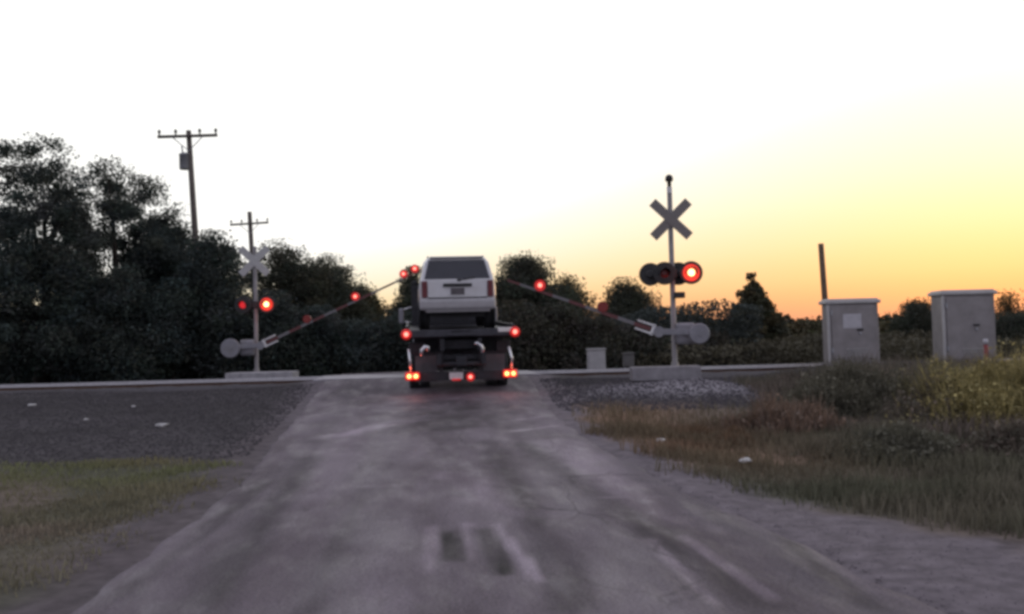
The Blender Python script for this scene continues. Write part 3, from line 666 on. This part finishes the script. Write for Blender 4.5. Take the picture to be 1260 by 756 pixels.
cabinet('taller plain grey signal cabinet with pale left side, behind the yellow-green bush', 1163, 1227, 358, 446, 24.6, .7, 0, False)
mp = P(1214, 447, 21.5)
t = empty('marker_post', (mp.x, 21.5, gzf(mp.x, 21.5))); tag(t, 'thin dark red marker post with pale cap before the taller cabinet', 'marker post')
zt = P(1214, 424, 21.5).z-t.location.z
MB().tube([(0, 0, -.1), (0, 0, zt)], .045).build('post', M_['marker'], t); MB().tube([(0, 0, zt+.001), (0, 0, zt+.12)], .05).build('cap', M_['notice'], t)
def small_box(label, px0, px1, top, bot, Y, m):
    a_ = P(px0, bot, Y); b_ = P(px1, bot, Y); zt = P(px0, top, Y).z; gx_ = (a_.x+b_.x)/2; g0 = gzf(gx_, Y)
    t = empty('junction_cabinet', (gx_, Y, g0)); tag(t, label, 'junction box')
    h = zt-g0; wd = b_.x-a_.x; z0 = a_.z-g0
    MB().box((0, 0, (h+z0)/2-.01), (wd, .3, h-z0-.02), ch=.02).build('box_body', m, t); MB().box((0, -.01, h), (wd+.05, .36, .04), ch=.012).build('lid', m, t)
    MB().box((0, -.158, (h+z0)/2-.02), (wd-.1, .016, h-z0-.14), ch=.005).build('door', m, t)
    if z0 > .03: MB().tube([(-wd*.3, 0, -.1), (-wd*.3, 0, z0)], .04).tube([(wd*.3, 0, -.1), (wd*.3, 0, z0)], .04).build('leg_frame', M_['steel'], t)
small_box('small pale box standing beyond the rails to the right of the truck', 723, 745, 430, 456, 30.2, mat('pale_box', (.42, .41, .41), .6, 0, .12, 5))
small_box('smaller dull grey box beyond the rails, nearer the right signal', 767, 780, 435, 452, 31.0, mat('dull_box', (.13, .125, .12), .7, 0, .15, 5))

# ------------------------------------------------------------------ poles
def pole(name, label, top, bot, Y, r0, r1, arm=None, transformer=None, m=M_['pole'], gr=None, arm_z=.25, armtilt=0):
    a_ = P(*bot, Y); b_ = P(*top, Y); g0 = gzf(a_.x, Y); t = empty(name, (a_.x, Y, g0)); tag(t, label, 'utility pole', gr)
    tv = b_-Vector((a_.x, Y, g0)); MB().tube([(0, 0, -.3), tv*.5, tv], [r0, (r0+r1)/2, r1], 14).build('pole_shaft', m, t)
    if arm:
        ax = Vector((math.cos(R(armtilt)), .25, math.sin(R(armtilt)))).normalized(); c = tv*(1-arm_z/tv.length)+Vector((0, -r1-.05, 0))
        ca_ = MB(); ca_.tube([c-ax*arm/2, c+ax*arm/2], .065, 4); cr_ = ca_.build('crossarm', M_['pole'], t)
        for q_ in (-.47, -.2, .2, .47):
            p_ = c+ax*arm*q_; MB().lathe([(.0, .0), (.03, 0), (.03, .08), (.065, .1), (.065, .15), (.045, .17), (.055, .2), (0, .23)], Matrix.Translation(p_+Vector((0, 0, .06))), 12).build('insulator', M_['black'], cr_)
        MB().tube([c-ax*arm*.27-Vector((0, .03, 0)), tv*(1-(arm_z+.6)/tv.length)+Vector((0, -r1-.02, 0)), c+ax*arm*.27-Vector((0, .03, 0))], .022, 6).build('arm_brace', M_['steel'], t)
    if transformer:
        c = Vector(transformer); M0 = Matrix.Translation(c)
        MB().lathe([(0, -.34), (.22, -.34), (.235, -.31), (.235, .3), (.25, .31), (.25, .34), (.12, .4), (0, .4)], M0, 20).tube([c+Vector((-.08, -.05, .38)), c+Vector((-.1, -.05, .62))], .03).tube([c+Vector((.1, 0, .2)), c+Vector((.36, .1, .22))], .04).build('transformer', M_['steel'], t)
    return t
Yp = 39.0
tb = P(229, 200, Yp); bb = P(252, 455, Yp)
pole('utility_pole', 'tall leaning utility pole with crossarm and transformer above the left trees', (232, 161), (252, 455), Yp, .16, .10, 2.3, None, gr='wooden utility poles', armtilt=3.3)
o = bpy.data.objects['utility_pole']; rel = Vector((P(228, 199, Yp).x-.02, Yp-.0, P(228, 199, Yp).z))-o.location
c = rel; MB().lathe([(0, -.32), (.2, -.32), (.215, -.29), (.215, .26), (.23, .27), (.23, .3), (.1, .36), (0, .36)], Matrix.Translation(c), 20).tube([c+Vector((-.06, -.05, .33)), c+Vector((-.1, -.05, .62))], .03).tube([c+Vector((.1, 0, .15)), c+Vector((.34, 0, .17))], .04).build('transformer', M_['steel'], o)
pole('utility_pole', 'small distant utility pole with one crossarm rising behind the left crossbuck', (307, 261), (318, 445), 60, .17, .13, 2.3, None, gr='wooden utility poles', arm_z=.75, armtilt=4)
pole('timber_post', 'bare leaning brown timber pole without crossarm behind the cabinet with the notice', (1010, 300), (1020, 420), 34, .115, .095, None, m=M_['wood'])

# ------------------------------------------------------------------ vegetation
def leaf_quads(cent, size, colr, flat=.0, droop=.3):
    """random leaf-shaped quads around given centres"""
    n = len(cent)
    a = rng.normal(size=(n, 3)); a /= np.linalg.norm(a, axis=1)[:, None]
    b = rng.normal(size=(n, 3)); b -= (b*a).sum(1)[:, None]*a; b /= np.linalg.norm(b, axis=1)[:, None]
    s = (size*rng.uniform(.6, 1.4, n))[:, None]
    v = np.stack([cent-a*s, cent+b*s*.55-a*s*.1, cent+a*s, cent-b*s*.55+a*s*.1], 1)
    return v.reshape(-1, 3), np.arange(4*n).reshape(n, 4), np.repeat(colr, 4, 0)
def crown(lobes, nclump, nleaf, size, tint, spread=.35, hollow=.35):
    """lobes = [(centre, radii)]: clumps of leaves fill the lobes' volume, denser towards the skin, with ragged outlines"""
    vol = np.array([r[0]*r[1]*r[2] for _, r in lobes])**.7; pick = rng.choice(len(lobes), nclump, p=vol/vol.sum())
    C = np.array([c for c, _ in lobes]); Rr = np.array([r for _, r in lobes])
    d = rng.normal(size=(nclump, 3)); d /= np.linalg.norm(d, axis=1)[:, None]
    rad = (hollow+(1-hollow)*rng.random(nclump)**.6)*rng.uniform(.85, 1.12, nclump)
    cc = C[pick]+d*rad[:, None]*Rr[pick]
    base = np.array(tint)*rng.uniform(.72, 1.25, (nclump, 1))*np.stack([rng.uniform(.85, 1.2, nclump), np.ones(nclump), rng.uniform(.8, 1.1, nclump)], 1)
    sp_ = spread*rng.uniform(.6, 1.3, nclump)
    k = np.repeat(np.arange(nclump), nleaf)
    pos = cc[k]+np.clip(rng.normal(size=(len(k), 3)), -1.5, 1.5)*sp_[k][:, None]*np.array([1, 1, .7])
    cl = base[k]*rng.uniform(.9, 1.1, (len(k), 1))
    return pos, cl, cc
def tree(name, label, x, y, h, wd, tint, nclump=170, nleaf=75, leaf=.055, lobes=None, group=None, trunk_r=.16, cat='tree', low=.18, seed=0, spread=.33, limbs=9):
    z0 = gzf(x, y); t = empty(name, (x, y, z0)); tag(t, label, cat, group)
    if lobes is None:
        lobes = []; rw = wd/2
        nl = 11
        for k in range(nl):
            f = (k+.5)/nl; zc = h*(low+.12+(1-low-.27)*f); prof_ = math.sin(math.pi*min(1, .22+.72*f))**.8
            a = rng.uniform(0, 6.28); rr = rw*prof_*rng.uniform(.3, .62)
            q_ = rw*rng.uniform(.36, .56)*(.65+.5*prof_)
            lobes.append(((rr*math.cos(a), rr*math.sin(a)*.9, zc), (q_, q_, q_*rng.uniform(.6, .85))))
        lobes.append(((rng.uniform(-.1, .1)*rw, 0, h*.86), (rw*.34, rw*.34, h*.13)))
    pos, cl, cc = crown(lobes, int(nclump*1.6), int(nleaf*2.3), leaf, tint, spread)
    pos[:, 2] = np.maximum(pos[:, 2], .05)
    ztop = np.quantile(pos[:, 2], .998); pos[:, 2] *= np.where(pos[:, 2] > 0, h/ztop, 1)
    v, q, c = leaf_quads(pos, leaf, cl)
    fast_mesh('crown', v, q, M_['leaf'], c, t)
    b = MB(); top = Vector((rng.uniform(-.2, .2), rng.uniform(-.2, .2), h*.82))
    path = [Vector((0, 0, -.2)), Vector((rng.uniform(-.1, .1), 0, h*.2)), top*.5+Vector((rng.uniform(-.2, .2), 0, 0)), top]
    b.tube(path, [trunk_r*1.25, trunk_r, trunk_r*.6, .03], 9)
    ends = cc[rng.choice(len(cc), min(limbs, len(cc)), replace=False)]
    for e in ends:
        e = Vector(e); f = min(.85, max(.15, e.z/h*.6)); s = path[1].lerp(path[3], f); mid = s.lerp(e, .5)+Vector((0, 0, .12*h*.3))
        b.tube([s, mid, e], [trunk_r*.4, trunk_r*.25, .012], 6, cap=False)
    b.build('trunk', M_['bark'], t)
    return t
def ptree(name, label, px, top, wpx, Y, tint, **k):
    p = P(px, top, Y); h = p.z-gzf(p.x, Y); wd = wpx*Y/FPX
    return tree(name, label, p.x, Y, h, wd, tint, **k)
G_TREE = 'trees beyond the railway'
DK = (.052, .066, .060); DK2 = (.060, .068, .050); OL = (.090, .084, .048); WM = (.11, .085, .042)
def boughs(rw, h, low, n, q):
    """dense lower crown and separate upper boughs with gaps of sky between them"""
    l = []
    for k in range(n):
        a = 2.4*k+rng.uniform(-.4, .4); f = (k+.5)/n; zc = h*(low+(.95-low)*f); rr = rw*(.95-.55*max(0, f-.45)/.55)*rng.uniform(.55, 1)
        qq = q*rw*rng.uniform(.7, 1.15)*(1.25-.6*f); l.append(((rr*math.cos(a), rr*math.sin(a), zc), (qq, qq, qq*.62)))
    return l
p_ = P(45, 176, 36); h_ = p_.z-gzf(p_.x, 36)
ptree('broadleaf_tree', 'tallest dark tree at the far left with ragged open top', 48, 174, 190, 36, DK, nclump=270, group=G_TREE, trunk_r=.26, lobes=boughs(2.5, h_, .12, 28, .47), spread=.26, limbs=26)
p_ = P(150, 208, 38); h_ = p_.z-gzf(p_.x, 38)
ptree('broadleaf_tree', 'tall dark tree right of the tallest tree, sky gaps between its boughs', 142, 208, 150, 38, DK, nclump=250, group=G_TREE, trunk_r=.22, lobes=boughs(2.3, h_, .12, 24, .48), spread=.27, limbs=24)
ptree('broadleaf_tree', 'dark tree with knobbly crown just left of the transformer pole', 205, 258, 110, 40, DK, nclump=150, group=G_TREE)
ptree('broadleaf_tree', 'dark tree whose rounded top touches the transformer pole', 262, 287, 120, 37.6, DK, nclump=170, group=G_TREE)
ptree('broadleaf_tree', 'broad dark green tree standing behind the left crossbuck', 345, 302, 150, 45, DK2, nclump=190, group=G_TREE)
ptree('broadleaf_tree', 'olive tree sloping down to the right above the left gate arm', 405, 318, 120, 47, DK2, nclump=170, group=G_TREE)
ptree('broadleaf_tree', 'low olive tree below the lamp halfway along the left gate arm', 446, 352, 60, 50, OL, nclump=90, group=G_TREE)
ptree('broadleaf_tree', 'dark tree showing behind the left edge of the suv', 508, 330, 58, 44, DK2, nclump=110, group=G_TREE)
ptree('broadleaf_tree', 'dark green tree right of the suv behind the right gate arm lamp', 650, 316, 120, 42, DK2, nclump=180, group=G_TREE)
ptree('broadleaf_tree', 'thin brownish tree at the right flank of the tree beside the suv', 697, 340, 60, 44, WM, nclump=70, nleaf=45, group=G_TREE, limbs=22)
ptree('broadleaf_tree', 'rounded dark tree standing alone left of the right crossing signal', 771, 345, 92, 45, DK2, nclump=150, group=G_TREE)
ptree('bare_shrub', 'sparse brown shrub behind the right gate mechanism', 853, 378, 70, 46, WM, nclump=60, nleaf=22, leaf=.07, group=None, cat='shrub', limbs=34, trunk_r=.06)
p = P(925, 342, 50); h = p.z-gzf(p.x, 50); lob = []
for k in range(16):
    f = k/15; wr_ = 2.9*(1-f)**1.1+.10*(1-.5*f)
    for q_ in range(3+int(7*f)):
        a_ = 2.4*q_+k*1.3; rr = wr_*.5*rng.uniform(.6, 1.15)
        lob.append(((rr*math.cos(a_), rr*math.sin(a_), h*(.05+.93*f)), (wr_*.5+.04, wr_*.5+.04, h*.055)))
tree('cedar_tree', 'pointed dark cedar tree left of the cabinets, against the orange sky', p.x, 50, h, 3.6, (.07, .068, .042), nclump=240, nleaf=45, leaf=.10, lobes=lob, spread=.17, limbs=8)
ptree('broadleaf_tree', 'small far bush-like tree on the horizon left of the notice cabinet', 988, 396, 62, 75, OL, nclump=90, nleaf=50, leaf=.16, group=G_TREE)
ptree('broadleaf_tree', 'dark tree rising to the right between the two cabinets', 1130, 370, 70, 52, DK2, nclump=120, group=G_TREE)
ptree('broadleaf_tree', 'low spreading tree right after the notice cabinet', 1092, 398, 60, 60, OL, nclump=90, leaf=.14, group=G_TREE)
ptree('broadleaf_tree', 'dark tree at the right picture edge behind the taller cabinet', 1240, 385, 90, 48, DK2, nclump=140, group=G_TREE)
ptree('broadleaf_tree', 'thin loose-topped sapling just right of the taller cabinet roof', 1238, 357, 30, 50, WM, nclump=26, nleaf=40, group=G_TREE, limbs=16)
# shrubs that fill the wood's edge
sh_l = ['tall dark shrub at the far left picture edge below the tallest tree', 'dark shrub second from the left edge under the tall trees', 'dark shrub under the sky gaps of the left wood', 'dark shrub at the foot of the transformer pole, left side',
        'dark shrub directly behind the left counterweight', 'dark shrub directly behind the left signal mast', 'dark shrub below the inner half of the left gate arm', 'dark shrub below the outer half of the left gate arm', 'dark shrub beside the truck on its left',
        'dark shrub beside the truck on its right', 'dark shrub behind the right gate arm lamp', 'dark shrub behind the small pale box', 'dark shrub behind the smaller grey box', 'dull shrub behind the right counterweight']
sx = [(15, 300, 34), (85, 310, 34.5), (150, 330, 35), (212, 345, 36), (282, 352, 36.5), (335, 360, 37), (385, 378, 37.5), (440, 398, 38), (490, 385, 38), (640, 372, 37), (690, 376, 37.5), (738, 392, 38), (795, 398, 38.5), (862, 408, 39)]
for (px, top, Y), lb in zip(sx, sh_l):
    ptree('shrub', lb, px, top, 92 if px < 300 else 80, Y, (.050, .063, .058) if px < 600 else (.064, .064, .052) if px < 880 else OL, nclump=120, nleaf=60, leaf=.06, group='shrubs along the wood edge', cat='shrub', low=.0, trunk_r=.06, limbs=6)
def strip(name, label, x0, x1, y0, y1, hmin, hmax, n, leaf, tint, cat='undergrowth'):
    x = rng.uniform(x0, x1, n); y = rng.uniform(y0, y1, n); hh = hmin+(hmax-hmin)*(.5+.5*vnoise(x, y, 2.2, 51))
    z = gz(x, y)+hh*rng.random(n)**.8
    cl = np.array(tint)*rng.uniform(.85, 1.15, (n, 1))*(1+.25*vnoise(x, z*3, 1.1, 52))[:, None]
    v, q, c = leaf_quads(np.stack([x, y, z], 1), leaf, cl); o = fast_mesh(name, v, q, M_['leaf'], c)
    return tag(o, label, cat, kind='stuff')
strip('undergrowth', 'dark tangled undergrowth along the foot of the wood beyond the track', -26, 10, 38.5, 43, 1.2, 3.2, 110000, .08, (.050, .060, .054))
strip('weeds', 'dull green and brown weeds beyond the track on the right', 4.5, 30, 36, 46, .5, 1.7, 36000, .10, (.085, .078, .052), 'weeds')
far = P(1000, 402, 180)
strip('treeline', 'far low dark treeline along the horizon', -160, 190, 150, 185, 2.0, 4.6, 60000, .6, (.045, .042, .026), 'treeline')
strip('treeline', 'nearer dark wood closing the view behind the truck and the left trees', -50, 14, 52, 58, 1.3, 3.4, 40000, .14, (.052, .058, .046), 'treeline')

# ------------------------------------------------------------------ grass, weeds, stones near the road
def blades(name, label, x, y, h, colr, width=.012, lean=.5, cat='grass', tri=True):
    n = len(x); z = gz(x, y)-.01; a = rng.uniform(0, 6.28, n); ln = h*lean*rng.random(n); b = rng.uniform(0, 6.28, n)
    wx = np.cos(a)*width*rng.uniform(.6, 1.4, n); wy = np.sin(a)*width*rng.uniform(.6, 1.4, n)
    p0 = np.stack([x-wx, y-wy, z], 1); p1 = np.stack([x+wx, y+wy, z], 1)
    mx_ = x+np.cos(b)*ln*.35; my_ = y+np.sin(b)*ln*.35
    p2 = np.stack([mx_+wx*.7, my_+wy*.7, z+h*.6], 1); p3 = np.stack([mx_-wx*.7, my_-wy*.7, z+h*.6], 1)
    tip = np.stack([x+np.cos(b)*ln, y+np.sin(b)*ln, z+h], 1); p4 = tip+np.stack([wx*.1, wy*.1, 0*h], 1); p5 = tip-np.stack([wx*.1, wy*.1, 0*h], 1)
    v = np.stack([p0, p1, p2, p3, p4, p5], 1).reshape(-1, 3); i = np.arange(n)[:, None]*6
    q = np.concatenate([i+np.array([[0, 1, 2, 3]]), i+np.array([[3, 2, 4, 5]])], 0)
    return tag(fast_mesh(name, v, q, M_['grass'], np.repeat(colr, 6, 0)), label, cat, kind='stuff')
def scatter(n, x0, x1, y0, y1, keep):
    x = rng.uniform(x0, x1, n); y = rng.uniform(y0, y1, n); k = keep(x, y); k = rng.random(n) < k; return x[k], y[k]
def dr(x, y): return rdist(x, y)
def colmix(x, y, a, b, s=1.1, seed=61, jit=.3):
    m = sstep(-.4, .5, vnoise(x, y, s, seed)+.5*vnoise(x, y, s*3, seed+1))[:, None]; c = np.array(a)*(1-m)+np.array(b)*m
    return c*rng.uniform(1-jit, 1+jit, (len(x), 1))
x, y = scatter(190000, -15, -2.3, 3, 15, lambda x, y: (x < road_c(y))*sstep(.15, 1.1, dr(x, y)+.35*vnoise(x, y, .6, 62))*(1-sstep(13.0, 14.4, y+.8*vnoise(x, y, 1.3, 11)+.18*(x+7)))*(.35+.65*sstep(-.5, .3, vnoise(x, y, .8, 63))))
gm = sstep(9.5, 12.5, y)[:, None]
c = colmix(x, y, (.24, .20, .155), (.19, .175, .12))*(1-gm)+colmix(x, y, (.185, .195, .10), (.22, .20, .115))*gm
blades('grass', 'short green and brown verge grass left of the road', x, y, rng.uniform(.02, .07, len(x))*(1+.5*vnoise(x, y, .7, 64)), c, .008)
x, y = scatter(200000, 1.0, 16, 6.5, 19.5, lambda x, y: (x > road_c(y))*sstep(.25+1.55*(1-sstep(6, 11, y))-.1, .9+1.55*(1-sstep(6, 11, y)), dr(x, y)+.3*vnoise(x, y, .6, 65))*(1-sstep(14.5, 18.8, y-.25*np.clip(x-4, 0, 8)))*(.3+.7*sstep(-.5, .3, vnoise(x, y, .8, 66))))
og_ = (np.exp(-((dr(x, y)-1.1)/1.5)**2)*sstep(10, 12.5, y))[:, None]
c = colmix(x, y, (.125, .125, .085), (.165, .15, .11))*(1-og_)+colmix(x, y, (.23, .155, .105), (.185, .145, .095))*og_
blades('grass', 'dark green grass right of the road turning rusty orange by the crossing', x, y, rng.uniform(.06, .24, len(x))*(1+.6*vnoise(x, y, .9, 67)), c, .008)
def weed_clump(name, label, px, base, top, wpx, Y, tintA, tintB, n=5200, leafy=0, cat='weeds', wid=.010):
    p = P(px, base, Y); g0 = gzf(p.x, Y); h = (P(px, top, Y).z-g0)*1.22; wd = wpx*Y/FPX/2
    x = p.x+rng.normal(size=n)*wd*.5; y_ = Y+rng.normal(size=n)*wd*.45
    hh = h*np.clip(1.05-.38*(((x-p.x)/wd)**2+((y_-Y)/wd)**2), .25, 1)*(.62+.38*vnoise(x, y_, .28, 68))*rng.uniform(.5, 1.15, n)
    m = rng.random((n, 1)); c = (np.array(tintA)*(1-m)+np.array(tintB)*m)*rng.uniform(.6, 1.35, (n, 1))
    o = blades('stalks', None, x, y_, hh, c, wid, .45); t = empty(name, (p.x, Y, g0)); tag(t, label, cat, 'weed clumps right of the road')
    for k in ('kind',): 
        if k in o: del o[k]
    if 'category' in o: del o['category']
    o.data.transform(Matrix.Translation(-t.location)); o.parent = t
    if leafy:
        k = rng.choice(n, leafy); f = rng.uniform(.3, 1.0, leafy)
        pos = np.stack([x[k]+rng.normal(size=leafy)*.04, y_[k]+rng.normal(size=leafy)*.04, gz(x[k], y_[k])+hh[k]*f], 1)-np.array(t.location)
        v, q, cc = leaf_quads(pos, .035, c[k]*rng.uniform(.8, 1.3, (leafy, 1))); fast_mesh('leaves', v, q, M_['leaf'], cc, t)
    return t
YG = (.40, .335, .14); BR = (.19, .15, .12); DG = (.125, .12, .088); RU = (.235, .155, .105)
weed_clump('bush', 'yellow-green weedy bush at the right picture edge in front of the taller cabinet', 1240, 560, 428, 190, 15.0, YG, (.22, .195, .09), 9000, 22000, 'bush')
weed_clump('bush', 'dark leafy bush in the weeds below the notice cabinet', 1052, 545, 450, 140, 17.0, DG, (.15, .14, .10), 6000, 12000, 'bush')
weed_clump('bush', 'smaller olive-yellow bush between the dark leafy bush and the yellow-green bush', 1168, 545, 446, 130, 16.4, (.22, .20, .10), (.17, .15, .10), 4500, 9000, 'bush')
weed_clump('weed_clump', 'brown weed clump left of the yellow-green bush', 1172, 560, 462, 140, 15.2, BR, DG, 4500, 5000)
weed_clump('weed_clump', 'rusty dry weed clump left of the dark leafy bush', 965, 560, 486, 130, 15.0, RU, BR, 4200, 1500)
weed_clump('weed_clump', 'low orange dry weed clump nearest the right road edge', 890, 570, 524, 110, 14.2, RU, (.13, .09, .05), 3600)
weed_clump('weed_clump', 'brown-green weed clump at the far right below the yellow-green bush', 1245, 610, 520, 110, 11.8, BR, DG, 4200, 4000)
weed_clump('weed_clump', 'tall dull weed clump between the dark bush and the track', 1112, 520, 446, 130, 18.6, DG, BR, 4200, 4000)
weed_clump('weed_clump', 'dark green weed clump before the brown weeds, low and dense', 1120, 600, 528, 170, 12.6, DG, (.13, .125, .09), 6000, 5000)
x, y = scatter(60000, 4.2, 17, 13.2, 22.5, lambda x, y: sstep(4.4, 6.4, x-.0*y+.9*vnoise(x, y, 1.2, 81))*(.35+.65*sstep(-.5, .4, vnoise(x, y, 1.0, 82))))
c = colmix(x, y, (.125, .115, .088), (.17, .14, .115), 1.0, 83)
blades('weeds', 'dull olive and brown tall weeds on the slope between the right verge and the track', x, y, (.22+.30*sstep(4.5, 8.5, x))*(1+.45*vnoise(x, y, .8, 84))*rng.uniform(.5, 1.15, len(x)), c, .010, cat='weeds')
def stones(name, label, x, y, s, tint):
    n = len(x); z = gz(x, y)
    base = np.array([(1, 0, 0), (-1, 0, 0), (0, 1, 0), (0, -1, 0), (0, 0, 1), (0, 0, -1)], float)
    F = np.array([(0, 2, 4), (2, 1, 4), (1, 3, 4), (3, 0, 4), (2, 0, 5), (1, 2, 5), (3, 1, 5), (0, 3, 5)])
    v = base[None]*rng.uniform(.6, 1.3, (n, 6, 1))*s[:, None, None]*np.array([1, 1, .65])
    a = rng.uniform(0, 6.28, n); ca, sa = np.cos(a)[:, None], np.sin(a)[:, None]
    v = np.stack([v[..., 0]*ca-v[..., 1]*sa, v[..., 0]*sa+v[..., 1]*ca, v[..., 2]], -1)+np.stack([x, y, z], 1)[:, None]
    f = (np.arange(n)[:, None, None]*6+F[None]).reshape(-1, 3)
    c = np.repeat(np.array(tint)*rng.uniform(.8, 1.2, (n, 1)), 6, 0)
    return tag(fast_mesh(name, v.reshape(-1, 3), f, M_['stone'], c), label, 'gravel', kind='stuff')
x, y = scatter(26000, -16, -3.5, 13.2, 25, lambda x, y: (x < road_c(y))*(dr(x, y) > .2))
stones('gravel', 'dark crushed stone spread left of the road up to the rails', x, y, rng.uniform(.010, .036, len(x)), (.058, .053, .056))
x, y = scatter(16000, .5, 14, 18.2, 25, lambda x, y: (x > road_c(y))*(dr(x, y) > .2))
stones('gravel', 'dark crushed stone right of the road below the track', x, y, rng.uniform(.012, .045, len(x)), (.058, .053, .060))
x, y = scatter(16000, 1.5, 7, 4, 20, lambda x, y: (x > road_c(y))*(dr(x, y) > -.05)*(dr(x, y) < .3+1.7*(1-sstep(5, 11, y))))
stones('gravel', 'pale shoulder gravel along the right road edge', x, y, rng.uniform(.005, .013, len(x)), (.17, .15, .16))
xx = 3.9+rng.normal(size=7000)*1.3; yy = 21.5+rng.normal(size=7000)*.75
stones('gravel', 'pale gravel mound in front of the right crossing signal', xx, yy, rng.uniform(.008, .022, 7000), (.27, .255, .27))
# litter
def litter(label, px, py, Y0, s, lift=0):
    Y = Y0
    for _ in range(25):
        p = P(px, py, Y); Y = Y*(CAM_Z-gzf(p.x, Y))/max(CAM_Z-p.z, .05)
    p = P(px, py, Y); bm = bmesh.new(); bmesh.ops.create_icosphere(bm, subdivisions=2, radius=s)
    for v in bm.verts: v.co = Vector((v.co.x*1.5, v.co.y*1.0, v.co.z*.45))*random.uniform(.65, 1.2)
    me = bpy.data.meshes.new('litter'); bm.to_mesh(me); bm.free(); me.materials.append(M_['paper'])
    o = bpy.data.objects.new('litter_scrap', me); col.objects.link(o); o.location = (p.x, Y, gzf(p.x, Y)+s*.3+lift); o.rotation_euler = (0, 0, random.uniform(0, 3))
    tag(o, label, 'litter', 'white litter beside the road')
litter('white litter scrap farthest left on the dark gravel', 40, 514, 18, .075)
litter('white litter scrap on the left gravel close to the rails', 164, 503, 20, .05)
litter('largest white litter scrap on the left gravel, nearer the road', 200, 525, 18, .085)
litter('faint small litter scrap between the two big ones on the left gravel', 106, 524, 17, .04)
litter('white litter scrap lying in the grass right of the road', 918, 576, 12, .07, .07)
litter('pale litter scrap beside the orange grass near the right road edge', 813, 548, 13, .06, .05)
litter('white litter scrap at the end of the right concrete pad', 780, 461, 22, .07)
